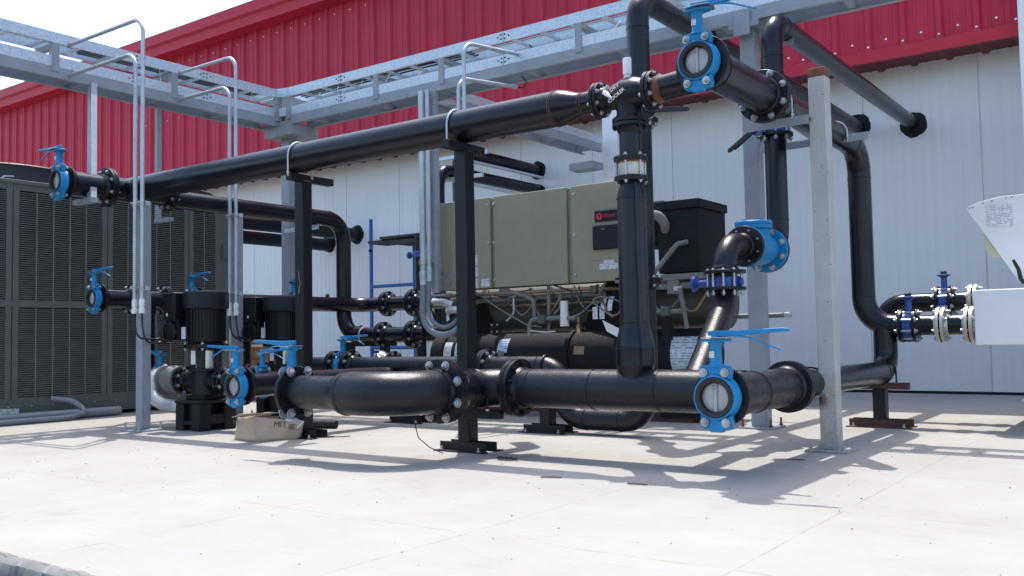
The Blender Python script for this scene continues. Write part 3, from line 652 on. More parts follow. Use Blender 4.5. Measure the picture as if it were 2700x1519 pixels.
# left end: header with valve
lp = pipe('pipe', 'black left header pipe with flanges above the louvered unit', [(-6.95, 3.70, ZM), (-6.95, 4.62, ZM)], .092, loc=(-6.95, 4.2, ZM))
flange(lp, (-6.95, 3.715, ZM), (0,1,0), .25, .092, .02, 4, pair=False, bolts=False)
flange(lp, (-6.95, 4.05, ZM), (0,1,0), .31, .092, .022, 8); flange(lp, (-6.95, 4.60, ZM), (0,1,0), .27, .08, .022, 8)
wafer(.97, (-6.95, 3.66, ZM), (0,-1,0), math.pi, 'blue butterfly valve at the far left end of the overhead pipe')
p1 = pipe('pipe', 'black pipe running back over the pumps then dropping in an elbow by the wall', [(-6.95, 4.62, 1.885), (-6.95, 6.62, 1.885), (-6.95, 6.62, .705), (-5.65, 6.62, .705)], .077, .22, welds=[((-6.95, 6.42, 1.885), (0,1,0)), ((-6.95, 6.62, 1.66), (0,0,1))], loc=(-6.95, 6.6, .7))
flange(p1, (-6.40, 6.62, .705), (1,0,0), .26, .077, .024, 8); flange(p1, (-6.0, 6.62, .705), (1,0,0), .27, .077, .024, 8)
MB().disc_ring((-6.66, 6.62, .705), (1,0,0), .077, .084, -.008, .008).build('clamp_ring', 'galv_pipe', p1)
tag(MB().tube([(-10.57, 7.0, 2.33), (-10.57, 10.5, 2.33)], .10, 0, 24).build('pipe', 'black_smooth', loc=(-10.57, 9, 2.33)), 'dark pipe entering the nearer of the two wall holes at left', 'pipe', 'wall pipes behind the pumps')
tag(MB().tube([(-11.20, 7.0, 2.21), (-11.20, 10.5, 2.21)], .10, 0, 24).build('pipe', 'black_smooth', loc=(-11.2, 9, 2.21)), 'dark pipe entering the leftmost wall hole behind the pumps', 'pipe', 'wall pipes behind the pumps')
# middle-level header behind the pumps
mh = pipe('pipe', 'black mid-height header behind the pumps turning towards the chiller', [(-6.90, 3.95, 1.02), (-6.90, 6.82, 1.02), (-5.65, 6.82, 1.02)], .073, .16, loc=(-6.9, 5, 1.02), welds=[((-6.74, 6.82, 1.02), (1,0,0)), ((-6.9, 6.65, 1.02), (0,1,0))])
flange(mh, (-6.9, 3.965, 1.02), (0,1,0), .22, .073, .018, 4, pair=False, bolts=False)
for y in (4.24, 4.53): flange(mh, (-6.9, y, 1.02), (0,1,0), .235, .073, .02, 8)
flange(mh, (-6.53, 6.82, 1.02), (1,0,0), .255, .073, .022, 8); flange(mh, (-6.17, 6.82, 1.02), (1,0,0), .27, .073, .022, 8)
MB().lathe((-6.9, 6.35, 1.09), (0,0,1), [(0, .018), (.03, .018)], 10).build('plug', 'rusty_steel', mh); MB().lathe((-6.22, 6.75, 1.03), (0,-1,0), [(0, .016), (.02, .016), (.035, .012)], 10).build('plug', 'copper', mh)
wafer(.80, (-6.9, 3.92, 1.02), (0,-1,0), 0, 'blue butterfly valve at mid height in front of the louvers, lever up to the right')
wafer(.80, (-6.9, 4.80, 1.02), (0,-1,0), 0, 'blue valve half hidden behind the first pump motor', 'blue valves inside the pump pipework', tagged=False)
wafer(.80, (-6.9, 5.92, 1.02), (0,-1,0), 0, 'blue valve half hidden behind the second pump motor', 'blue valves inside the pump pipework', tagged=False)
for y in (4.86, 5.98): flange(mh, (-6.9, y, 1.02), (0,1,0), .235, .073, .02, 8, pair=False, bolts=False)
d1 = pipe('pipe', 'black drop pipe beside the louvers feeding the first pump', [(-6.9, 4.37, 1.0), (-6.9, 4.37, .37), (-6.58, 4.37, .37)], .073, .12)
d2 = pipe('pipe', 'black drop pipe feeding the second pump', [(-6.9, 5.33, 1.0), (-6.9, 5.33, .37), (-6.75, 5.33, .37)], .073, .12)

# ------------------------------------------------------------------ pumps
def pump(x, y, w1, w2, labels):
    k = thing('pump_plinth', labels[1], 'plinth', (x, y, 0), 'black pump plinths')
    m = MB()
    for ax, ay in ((-.15,-.165), (.05,-.165), (-.15,.06), (.05,.06)): m.box((x+ax, y+ay, 0), (x+ax+.10, y+ay+.105, .205))
    m.box((x-.05, y-.160, .045), (x+.05, y-.12, .075)); m.box((x+.11, y-.06, .045), (x+.145, y+.06, .120)); m.box((x-.05, y-.12, .0), (x+.05, y+.12, .20)); m.box((x-.145, y-.06, .045), (x-.11, y+.06, .12))
    m.box((x-.155, y-.17, .205), (x+.155, y+.17, .228)); m.build('block', 'black_steel', k, bevel=.006)
    t = thing('vertical_pump', labels[0], 'pump', (x, y, .228), 'black vertical pumps')
    m = MB(); m.box((x-.11, y-.10, .229), (x+.11, y+.10, .262)); m.cyl((x, y, .26), (x, y, .455), .105, .098, 28); m.cyl((x-.25, y, .37), (x+.25, y, .37), .074, n=24); m.lathe((x, y, .44), (0,0,1), [(0, .13), (.022, .13), (.026, .10)], 28)
    m.build('base_casting', 'pump_black', t, bevel=.004)
    for sg in (-1, 1): flange(t, (x+sg*.255, y, .37), (sg,0,0), .22, .074, .020, 8, pair=True, gap=.02, rad=.0095)
    MB().cyl((x, y, .466), (x, y, .60), .082, n=28).build('sleeve', 'bright_steel', t)
    for a in (.6, 2.2, 3.75, 5.3): q = V((math.cos(a), math.sin(a), 0)); MB().obox(V((x, y, .535))+q*.098, q*.016, q.cross(V((0,0,1)))*.028, (0,0,.075)).build('motor_bracket', 'pump_black', t, bevel=.003)
    m = MB(); m.lathe((x, y, .60), (0,0,1), [(0, .115), (.02, .165), (.045, .165), (.055, .13), (.075, .14)], 28); m.build('motor_flange', 'pump_black', t)
    for a in range(4): q = V((math.cos(a*1.571+.78), math.sin(a*1.571+.78), 0))*.150; bolt(t, V((x, y, .632))+q, (0,0,1), .03, .010)
    m = MB(); m.cyl((x, y, .67), (x, y, .93), .141, n=32)
    for i in range(36): a = i*2*math.pi/36; q = V((math.cos(a), math.sin(a), 0)); m.obox(V((x, y, .80))+q*.139, q*.009, q.cross(V((0,0,1)))*.0035, (0,0,.125))
    m.build('motor', 'pump_black', t, smooth=30)
    m = MB(); m.lathe((x, y, .915), (0,0,1), [(0, .162), (.006, .170), (.118, .170), (.132, .163), (.136, .150), (.137, 0)], 40); m.build('fan_cover', 'pump_black', t)
    m = MB()
    for i in range(5): m.disc_ring((x, y, 1.0525), (0,0,1), .03+.024*i, .036+.024*i, 0, .003, 32)
    m.build('fan_grille', 'rubber', t)
    bx, by = x-.20, y-.13; m = MB(); m.box((bx-.075, by-.06, .83), (bx+.075, by+.07, 1.045)); m.build('terminal_box', 'pump_black', t, bevel=.008)
    m = MB(); m.lathe((bx, by-.035, .745), (0,-1,0), [(0, .075), (.02, .078), (.028, .07)], 28); m.obox((bx, by+.0, .76), (.08,0,0), (0,.035,0), (0,0,.08)); m.build('terminal_cover', 'pump_black', t, bevel=.005)
    m = MB()
    for i in range(6): m.box((bx-.01+.0, by-.064, .90+.022*i), (bx+.07, by-.060, .908+.022*i))
    m.build('cooling_fin', 'rubber', t)
    MB().box((bx-.03, by-.064, .865), (bx-.012, by-.0605, .888)).build('sticker', 'tie_white', t)
    MB().obox((x+.0-.085, y-.138, .735), (.024,.0,0), (0,.004,0), (0,0,.045)).build('name_plate', 'paper_fine', t)
    MB().obox((x-.02, y-.0985, .55), (.026,0,0), (0,.003,0), (0,0,.055)).build('sleeve_label', 'white_plastic', t)
    for i in range(2): MB().tube([(bx-.06, by-.07, .80), (bx-.08, by-.085, .74-.012*i), (bx-.02, by-.09, .665-.018*i), (bx+.05, by-.09, .70-.012*i)], .006, .08, 8, 8).build('cable_loop', 'cable_black', t)
pump(-6.10, 4.37, 0, 0, ('black vertical pump nearest the left grey post', 'black slotted plinth under the left pump'))
pump(-6.36, 5.33, 0, 0, ('black vertical pump behind the torn box and black post', 'black slotted plinth behind the torn cardboard box'))
ej = thing('rubber_joint', 'dull grey rubber expansion joint on the left pump inlet', 'expansion joint', (-6.5, 4.37, .37))
MB().lathe((-6.62, 4.37, .37), (1,0,0), [(0, .112), (.02, .112), (.024, .085), (.10, .115), (.19, .085), (.195, .112), (.215, .112)], 32).build('bellows', 'insul_grey', ej)
fo = thing('wrapped_pipe', 'silver foil-wrapped elbow beside the left pump inlet', 'pipe', (-6.6, 4.2, .3)); MB().tube([(-6.70, 4.42, .45), (-6.68, 4.26, .39), (-6.60, 4.24, .24), (-6.45, 4.25, .18), (-6.24, 4.28, .165)], .052, .10, 18, 8).build('wrap', 'foil', fo)
wafer(.80, (-6.70, 4.37, .37), (1,0,0), math.pi, 'blue valve behind the first grey post on the pump inlet', 'blue valves inside the pump pipework', tagged=False)
# pump discharge header with open valve
hp_ = pipe('pipe', 'black low header between the pumps and the big bolted elbow', [(-5.03, 3.86, .37), (-5.03, 4.37, .37), (-5.85, 4.37, .37)], .078, .0, loc=(-5.03, 4.1, .37)); m = MB(); m.tube([(-5.03, 4.37, .37), (-5.03, 5.33, .37)], .078, 0, 28); m.build('branch', 'black_paint', hp_)
flange(hp_, (-5.03, 3.875, .37), (0,1,0), .255, .078, .022, 4, pair=False, bolts=False); flange(hp_, (-5.48, 4.37, .37), (1,0,0), .24, .078, .022, 8)
wafer(.92, (-5.03, 3.83, .37), (0,-1,0), math.pi, 'blue butterfly valve facing the camera behind the cardboard box')
wafer(.80, (-5.43, 4.37, .37), (1,0,0), 0, 'blue valve between flanges on the left pump outlet', 'blue valves inside the pump pipework', tagged=False)
# return run at the back with U-bend
rr = pipe('pipe', 'black pipe rising from a U-bend and turning back into the wall overhead', [(-2.83, 10.5, 2.88), (-2.83, 5.33, 2.88), (-2.83, 5.33, .105), (-3.47, 5.33, .105), (-3.47, 5.33, .45), (-6.05, 5.33, .45)], .0735, .165, 'black_rough', loc=(-2.83, 5.33, .1),
          welds=[((-2.83, 5.33, 2.66), (0,0,1)), ((-3.02, 5.33, .105), (1,0,0)), ((-3.28, 5.33, .105), (1,0,0)), ((-3.66, 5.33, .45), (1,0,0)), ((-2.83, 5.33, 1.05), (0,0,1))])
flange(rr, (-4.12, 5.33, .45), (1,0,0), .25, .0735, .024, 8); flange(rr, (-5.52, 5.33, .45), (1,0,0), .25, .0735, .022, 8); flange(rr, (-5.70, 5.33, .45), (1,0,0), .25, .0735, .022, 8)
wafer(.85, (-5.61, 5.33, .45), (1,0,0), 0, 'blue valve with short lever right of the black post behind the box', 'blue valves inside the pump pipework', tagged=False)
flange(rr, (-2.83, 5.33, 1.0), (0,0,1), .235, .0735, .02, 8, rad=.0095)
for z in (2.135, 2.035): flange(rr, (-2.83, 5.33, z), (0,0,1), .235, .0735, .02, 8, pair=False, bolts=False)
bolt_circle(rr.children[-1], (-2.83, 5.33, 2.085), (0,0,1), .098, 8, .13, .009)
inline_valve((-2.83, 5.33, 2.085), (0,0,1), (.75,-.66,0), .09, 'black_smooth', 'dark lever valve behind the three-way valve, slotted lever pointing right', half=.032, stem_len=.05, lever=(.66,.75,.05), group='dark lever valves')

# ------------------------------------------------------------------ three-way valve and riser to the low header
tv = thing('three_way_valve', 'black cast three-way valve body marked DRY COOLER in paint', 'valve', (-2.31, YM, ZM))
m = MB(); m.lathe((-2.466, YM, ZM), (1,0,0), [(0, .058), (.05, .060), (.08, .072), (.13, .087), (.19, .088), (.235, .075), (.262, .062), (.29, .062)], 36); m.lathe((-2.318, YM, ZM+.02), (0,0,-1), [(0, .080), (.06, .078), (.11, .066), (.14, .068)], 32)
m.lathe((-2.318, YM, ZM+.04), (0,0,1), [(0, .060), (.035, .052), (.045, .034)], 24); m.build('body', 'black_smooth', tv, smooth=60)
MB().lathe((-2.322, YM-.004, ZM+.083), (0,0,1), [(0, .019), (.022, .019), (.024, .023), (.108, .0225), (.113, .020), (.114, 0)], 20).build('actuator_cover', 'white_plastic', tv)
MB().lathe((-2.43, YM-.06, ZM+.015), V((.62,-.25,-.45)), [(0, .018), (.03, .016), (.075, .003)], 14).build('drain_spike', 'bright_steel', tv)
flange(tv, (-2.181, YM, ZM), (1,0,0), .20, .062, .021, 8, rad=.009)
flange(tv, (-2.318, YM, 1.763), (0,0,1), .182, .058, .020, 8, rad=.008, bm='black_smooth')
up_ = V((.28, 0, .96)); text('DRY', .030, 'marker', 'paint_writing', tv, (-2.375, YM-.0895, ZM+.005), (.92, -.05, .4), (-.38,0,.92), .002); text('COOLER', .028, 'marker', 'paint_writing', tv, (-2.385, YM-.0895, ZM-.052), (.86, -.02, .5), (-.5,0,.86), .002)
rs = pipe('pipe', 'thick black riser standing on the low header below the three-way valve', [(-2.318, YM, .50), (-2.318, YM, .60)], .101, caps=True, loc=(-2.318, YM, .37), welds=[((-2.318, YM, .585), (0,0,1))])
MB().lathe((-2.318, YM, .40), (0,0,1), [(0, .078), (.03, .080), (.065, .088), (.085, .096), (.105, .101)], 40, cap=False).build('tee_neck', 'black_paint', rs, smooth=80)
m = MB(); m.lathe((-2.318, YM, .59), (0,0,1), [(0, .101), (.02, .100), (.07, .088), (.11, .078), (.125, .0755), (.78, .0755), (.80, .074), (.845, .060), (.865, .0565), (.885, .0565)], 36); m.bead((-2.318, YM, .72), (0,0,1), .0755); m.bead((-2.318, YM, 1.365), (0,0,1), .0755); m.build('upper_run', 'black_paint', rs)
MB().tube([(-2.318, YM, 1.57), (-2.318, YM, 1.76)], .0565, 0, 28).build('top_run', 'black_paint', rs)
MB().tube([(-2.255, YM-.065, 1.44), (-2.25, YM-.075, 1.30), (-2.25, YM-.066, .75), (-2.222, YM-.09, .60), (-2.22, YM-.095, .50)], .0035, .05, 8).build('sensor_wire', 'cable_black', rs)
cp = thing('coupling', 'clear-sided flanged coupling with tie bolts on the black riser', 'coupling', (-2.318, YM, 1.52))
for z in (1.572, 1.468): MB().lathe((-2.318, YM, z-.013), (0,0,1), [(0, .086), (.002, .088), (.024, .088), (.026, .086)], 36).build('flange', 'black_smooth', cp)
MB().lathe((-2.318, YM, 1.482), (0,0,1), [(0, .066), (.01, .069), (.066, .069), (.076, .066)], 32).build('spool', 'copper_flex', cp)
MB().lathe((-2.318, YM, 1.552), (0,0,1), [(0, .078), (.007, .078)], 32).build('gasket', 'rust', cp)
bolt_circle(cp, (-2.318, YM, 1.52), (0,0,1), .076, 6, .13, .008, .15)
# branch to the upper right header
br = pipe('pipe', 'short black branch with a rusty weld right of the three-way valve', [(-2.15, YM, ZM), (-1.85, YM, ZM+.02)], .066, loc=(-2.1, YM, ZM))
MB().lathe((-2.158, YM, ZM), (1,0,0), [(0, .072), (.012, .076), (.035, .066), (.045, .0665)], 30).build('rusty_weld', 'rust', br)
XU2, ZU = -1.85, 1.965
ur = pipe('pipe', 'black upper right header running back to the wall and dropping to the low valves', [(XU2, 4.94, ZU), (XU2, 6.75, ZU), (XU2, 6.75, .69), (-1.60, 6.75, .69)], .0785, .20, loc=(XU2, 6.75, .7), welds=[((XU2, 6.75, 1.74), (0,0,1)), ((XU2, 6.75, .90), (0,0,1)), ((XU2, 6.54, ZU), (0,1,0)), ((XU2, 5.2, ZU), (0,1,0))])
m = MB(); m.tube([(XU2, 4.13, ZU), (XU2, 4.94, ZU)], .0985, 0, 32); m.bead((XU2, 4.26, ZU), (0,1,0), .0985); m.build('front_run', 'black_paint', ur)
flange(ur, (XU2, 4.125, ZU), (0,1,0), .275, .0985, .024, 8, pair=False, bolts=False); flange(ur, (XU2, 4.94, ZU), (0,1,0), .292, .0985, .024, 8, rad=.0115)
wafer(1.0, (XU2, 4.09, ZU), (0,-1,0), .12, 'blue butterfly valve up high at right, lever against the cable rack')
# low header
ZL = .372
lh = pipe('pipe', 'thick black low header running right to the front blue valve', [(-3.28, 3.83, ZL), (-3.28, YM, ZL), (-1.73, YM, ZL)], .107, .19, 'black_rough', loc=(-2.6, YM, ZL), welds=[((-2.56, YM, ZL), (1,0,0)), ((-2.17, YM, ZL), (1,0,0)), ((-3.28, 4.02, ZL), (0,1,0)), ((-2.96, YM, ZL), (1,0,0))])
flange(lh, (-3.07, YM, ZL), (1,0,0), .325, .107, .026, 10, rad=.011, bm='black_smooth')
MB().tube([(-3.28, 4.2, ZL), (-3.28, 4.65, ZL+.03), (-3.5, 4.85, ZL+.05)], .07, .1, 22).build('back_branch', 'black_rough', lh)
bt = pipe('pipe', 'black pipe with a wide elbow in front, bolted flanges at both ends', [(-4.07, 3.50, ZL), (-3.72, 3.50, ZL)], .092, 0, 'black_rough', loc=(-3.6, 3.5, ZL))
m = MB(); m.lathe((-3.76, 3.50, ZL), (1,0,0), [(0, .092), (.03, .092), (.08, .112), (.11, .1165)], 32); m.tube([(-3.66, 3.50, ZL), (-3.28, 3.50, ZL), (-3.28, 3.815, ZL)], .1165, .26, 32, 14); m.bead((-3.645, 3.5, ZL), (1,0,0), .1165); m.build('elbow', 'black_rough', bt, smooth=50)
flange(bt, (-3.28, 3.835, ZL), (0,1,0), .345, .1165, .028, 8, rad=.0155, ph=.5)
flange(bt, (-4.052, 3.50, ZL), (-1,0,0), .285, .092, .026, 4, pair=False, bolts=False)
for a in (1, -1):
    for b in (1, -1): bolt(bt, (-4.065, 3.5+a*.062, ZL+b*.115), (1,0,0), .06, .016)
wafer(1.0, (-4.10, 3.50, ZL), (-1,0,0), math.pi, 'blue valve seen edge-on at the left end of the wide front elbow', tagged=False)
XL = -1.715
lr = pipe('pipe', 'black low right header from the front blue valve back to an upturned elbow', [(XL, 4.80, ZL), (XL, 6.75, ZL), (XL, 6.75, .69)], .0785, .15, loc=(XL, 5.5, ZL), welds=[((XL, 6.56, ZL), (0,1,0)), ((XL, 4.93, ZL), (0,1,0))])
m = MB(); m.tube([(XL, 3.93, ZL), (XL, 4.78, ZL)], .099, 0, 32); m.bead((XL, 4.30, ZL), (0,1,0), .099); m.bead((XL, 4.66, ZL), (0,1,0), .099); m.build('front_run', 'black_rough', lr)
flange(lr, (XL, 3.925, ZL), (0,1,0), .268, .099, .024, 8, pair=False, bolts=False); flange(lr, (XL, 4.80, ZL), (0,1,0), .272, .099, .026, 8, bolts=False)
for k in range(8):
    a = 2*math.pi*(k+.5)/8; MB().disc_ring((XL+.118*math.cos(a), 4.776, ZL+.118*math.sin(a)), (0,-1,0), .007, .011, 0, .004, 14).build('bolt_hole', 'black_steel', lr)
wafer(1.03, (XL, 3.885, ZL), (0,-1,0), .03, 'large blue butterfly valve low at front right, grey disc facing the camera')

# ------------------------------------------------------------------ check valve riser
XC, YC, ZC = -2.175, 5.60, 1.186                       # check valve centre line
vr = pipe('pipe', 'black riser with a tall arch returning into the right-hand wall hole', [(-2.275, 10.5, 2.85), (XC, 5.99, 2.755), (XC, 5.99, ZC), (XC, 5.78, ZC)], .0705, .17, loc=(XC, 5.99, 1.2), welds=[((XC, 5.99, 2.50), (0,0,1)), ((XC, 5.99, 1.40), (0,0,1)), ((XC-.005, 6.2, 2.76), (0,1,0))])
for z in (2.055, 1.958): flange(vr, (XC, 5.99, z), (0,0,1), .235, .0705, .021, 8, pair=False, bolts=False)
bolt_circle(vr.children[-1], (XC, 5.99, 2.007), (0,0,1), .098, 8, .125, .0105)
inline_valve((XC, 5.99, 2.007), (0,0,1), (-.45,-.89,0), .091, 'deep_blue', 'deep blue lever valve on the arched riser, black lever hanging left', half=.03, stem_len=.045, lever=(-.85,.28,-.42), group='dark lever valves')
cv = thing('check_valve', 'bright blue cast check valve bolted between elbow and riser', 'valve', (XC, YC, ZC))
m = MB(); m.lathe((XC, 5.405, ZC), (0,1,0), [(0, .126), (.025, .126), (.033, .096), (.115, .107), (.19, .110), (.315, .096), (.345, .086)], 36, cap=False); m.lathe((XC, 5.56, ZC), (0,0,1), [(0, .100), (.096, .100), (.112, .096), (.119, .113), (.142, .113)], 32); m.build('body', 'valve_blue', cv, smooth=45)
MB().lathe((XC, 5.56, ZC+.144), (0,0,1), [(0, .115), (.017, .115), (.021, .110), (.025, .086), (.029, 0)], 32).build('bonnet', 'valve_blue', cv)
for k in range(6): a = k*math.pi/3+.3; MB().lathe((XC+.098*math.cos(a), 5.56+.098*math.sin(a), ZC+.161), (0,0,1), [(0, .0135), (.012, .0115)], 6).build('bonnet_bolt', 'valve_blue', cv)
f = MB(); f.lathe((XC, 5.745, ZC), (0,1,0), [(0, .141), (.003, .143), (.024, .143), (.027, .141)], 40); f = f.build('flange', 'valve_blue', cv); bolt_circle(f, (XC, 5.759, ZC), (0,1,0), .119, 8, .034, .013)
flange(vr, (XC, 5.774, ZC), (0,1,0), .286, .0705, .021, 8, pair=False, bolts=False)
YE = 5.09
el = pipe('pipe', 'black elbow and slanting pipe joining the check valve to the low header', [(XC, 5.38, ZC), (XC, YE, ZC), (XC, YE, .83), (-2.015, 4.27, .37)], .0685, .17, 'black_rough', loc=(XC, YE, .8), welds=[((XC, 5.28, ZC), (0,1,0))])
flange(el, (XC, 5.40, ZC), (0,-1,0), .250, .0685, .021, 8, pair=False, bolts=True, rad=.0055)
for z in (1.003, .905): flange(el, (XC, YE, z), (0,0,1), .244, .0685, .019, 8, pair=False, bolts=False)
bolt_circle(el.children[-1], (XC, YE, .954), (0,0,1), .101, 10, .126, .009)
inline_valve((XC, YE, .954), (0,0,1), (-1,0,0), .088, 'deep_blue', 'deep blue wafer valve with a round stem plate between bolted flanges below the check valve', half=.034, stem_len=.095, cap='disc')

# ------------------------------------------------------------------ valves and flanges into the white machine, far right
def wall_run(y, z, xs, label, path):
    t = pipe('pipe', label, path, .068, .15, loc=(-1.3, y, z), group='pipes into the white machine')
    for x, ph in xs[1]:
        fl = []
        for sg in (1, -1): fl.append(MB().lathe((x+sg*.004, y, z), (sg,0,0), [(0, .118), (.002, .12), (.020, .12), (.022, .118), (.022, .075), (.04, .069)], 36, cap=False).build('flange', 'plated_yellow', t))
        bolt_circle(fl[0], (x, y, z), (1,0,0), .098, 8, .05, .012)
    for sg in (1, -1): fl = MB().lathe((xs[0]+sg*.034, y, z), (sg,0,0), [(0, .113), (.002, .115), (.018, .115), (.02, .113), (.02, .075), (.036, .069)], 36, cap=False).build('flange', 'black_smooth', t)
    bolt_circle(fl, (xs[0], y, z), (1,0,0), .096, 8, .11, .012)
    return t
wall_run(6.75, .69, (-1.555, ((-1.345, 0), (-1.17, 0))), 'black pipe with pale flanges entering the white machine, nearer of the two', [(-1.61, 6.75, .69), (-1.05, 6.75, .69)])
wall_run(7.30, .86, (-1.43, ((-1.235, 0),)), 'black pipe curving up behind into the white machine, farther of the two', [(-1.86, 7.30, .40), (-1.86, 7.30, .86), (-1.05, 7.30, .86)])
inline_valve((-1.555, 6.75, .69), (1,0,0), (0,0,1), .092, 'deep_blue', 'deep blue stem valve in front, on the nearer pipe into the white machine', half=.034, stem_len=.10, cap='nub', group='deep blue stem valves')
inline_valve((-1.43, 7.30, .86), (1,0,0), (0,0,1), .092, 'deep_blue', 'deep blue stem valve behind, on the farther pipe into the white machine', half=.034, stem_len=.10, cap='nub', group='deep blue stem valves')
wm = thing('white_machine', 'white sheet metal machine with a slanted hood cut by the right edge', 'machine', (-.6, 7.2, .5))
MB().box((-1.105, 6.50, .555), (.6, 8.1, .905)).build('lower_casing', 'machine_white', wm, bevel=.006)
MB().prism([(-1.205, 1.480), (-1.19, 1.50), (-1.12, 1.525), (-1.0, 1.548), (.6, 1.57), (.6, .96), (-.90, .96)], (0, 6.98, 0), (1,0,0), (0,0,1), (0, .02, 0)).build('hood_sheet', 'machine_white', wm, bevel=.002)
MB().prism([(-.93, 1.55), (.6, 1.55), (.6, .91), (-.80, .91)], (0, 7.02, 0), (1,0,0), (0,0,1), (0, .7, 0)).build('hood_core', 'machine_white', wm)
MB().prism([(-1.112, 1.345), (-1.106, 1.205), (-1.072, 1.15), (-1.0, 1.132), (-.93, 1.14), (-.9, 1.2), (-1.0, 1.35)], (0, 7.002, 0), (1,0,0), (0,0,1), (0, .015, 0)).build('plastic_flap', 'cream', wm)
MB().tube([(-.935, 6.99, 1.115), (-.905, 6.985, 1.05), (-.895, 6.98, .985), (-.875, 6.975, .955), (-.84, 6.97, .975)], .014, .03, 8).build('torn_strip', 'rubber', wm)
MB().box((-1.075, 6.972, 1.345), (-.925, 6.979, 1.49)).build('data_sheet', 'paper_fine', wm)
MB().box((.25, 6.7, 0), (.55, 7.9, .555)).build('leg_frame', 'machine_white', wm)
for x, z in ((-1.185, 1.487), (-1.165, 1.49), (-1.10, 1.512), (-1.045, 1.522), (-.96, 1.536), (-.925, 1.538)): MB().lathe((x, 6.98, z), (0,-1,0), [(0, .005), (.003, .005)], 8).build('screw', 'tube_grey', wm)

# ------------------------------------------------------------------ water chiller
ch = thing('water_chiller', 'olive grey water chiller with a three-door control cabinet above black shells', 'chiller', (-4.3, 6.6, 0))
YP = 6.30
MB().tube([(-5.62, 6.62, .50), (-2.95, 6.62, .50)], .205, 0, 40).build('condenser_shell', 'insulation', ch)
for x in (-5.50, -4.16, -2.98): MB().lathe((x, 6.62, .50), (1,0,0), [(0, .222), (.035, .222)], 40).build('shell_band', 'insulation', ch)
MB().tube([(-5.56, 6.84, .92), (-2.9, 6.84, .92)], .225, 0, 40).build('evaporator_shell', 'olive_dark', ch)
for x in (-5.30, -3.80): MB().prism([(-.34, -.42), (.34, -.42), (.20, .18), (-.02, .34), (-.20, .18)], (x, 6.60, .80), (1,0,0), (0,0,1), (0,.03,0)).build('support_plate', 'insulation', ch)
def door(x0, x1, name='cabinet_door'):
    d = MB().box((x0, YP, 1.085), (x1, YP+.03, 1.868)).build(name, 'olive_panel', ch, bevel=.006); return d
MB().box((-5.42, YP+.032, 1.09), (-3.48, YP+.27, 1.862)).build('cabinet', 'olive_panel', ch, bevel=.005)
D1 = door(-5.452, -4.815); D2 = door(-4.775, -4.035); D3 = door(-3.990, -3.47)
for dd, x in ((D1, -4.835), (D2, -4.795+.02), (D3, -3.96)):
    for z in (1.80, 1.47, 1.15): MB().lathe((x+.0, YP-.001, z), (0,-1,0), [(0, .013), (.006, .013), (.01, .009)], 14).build('latch', 'zinc', dd)
m = MB()
for x, z in ((-5.26, 1.50), (-5.16, 1.50), (-5.26, 1.395), (-5.16, 1.395)): m.lathe((x, YP-.0005, z), (0,-1,0), [(0, .006), (.002, .006)], 8)
m.build('plug', 'brass', D1)
MB().box((-5.41, YP-.0025, 1.13), (-5.16, YP-.0005, 1.235)).build('data_plate', 'plate_dim', D1); text('LEB', .030, 'ink', 'lettering', D1, (-5.40, YP-.003, 1.225), (1,0,0), (0,0,1))
for z in (1.33, 1.23, 1.13): MB().box((-4.985, YP-.0025, z-.04), (-4.955, YP-.0005, z+.045)).build('sticker', 'paper_type', D1)
MB().box((-4.92, YP-.0025, 1.10), (-4.825, YP-.0005, 1.165)).build('sticker', 'paper_type', D1)
# operator display on the third door
MB().box((-3.80, YP-.004, 1.255), (-3.49, YP-.0005, 1.545)).build('display_frame', 'olive_panel', D3); MB().box((-3.78, YP-.028, 1.335), (-3.49, YP-.005, 1.525)).build('display', 'screen', D3, bevel=.008)
lg = MB().box((-3.765, YP-.010, 1.556), (-3.555, YP-.0005, 1.640)).build('logo_plate', 'screen', D3)
MB().box((-3.765, YP-.011, 1.640), (-3.555, YP-.0005, 1.652)).build('plate_edge', 'tube_grey', lg)
MB().lathe((-3.722, YP-.0105, 1.598), (0,-1,0), [(0, .027), (.002, .027)], 24).build('logo_disc', 'logo_red', lg)
m = MB(); m.obox((-3.722, YP-.0135, 1.609), (.014,0,0), (0,.0008,0), (0,0,.0035)); m.obox((-3.720, YP-.0135, 1.596), (.0035,0,0), (0,.0008,0), (0,0,.014)); m.build('logo_mark', 'screen', lg)
text('TRANE', .036, 'logo_red', 'lettering', lg, (-3.686, YP-.0108, 1.585), (1,0,0), (0,0,1))
text('TRANE', .012, 'disc_grey', 'lettering', D3, (-3.70, YP-.029, 1.49), (1,0,0), (0,0,1), .0006)
MB().box((-3.70, YP-.0025, 1.225), (-3.60, YP-.0005, 1.252)).build('sticker', 'paper_type', D3); MB().box((-3.735, YP-.0025, 1.178), (-3.57, YP-.0005, 1.222)).build('sticker', 'paper_type', D3)
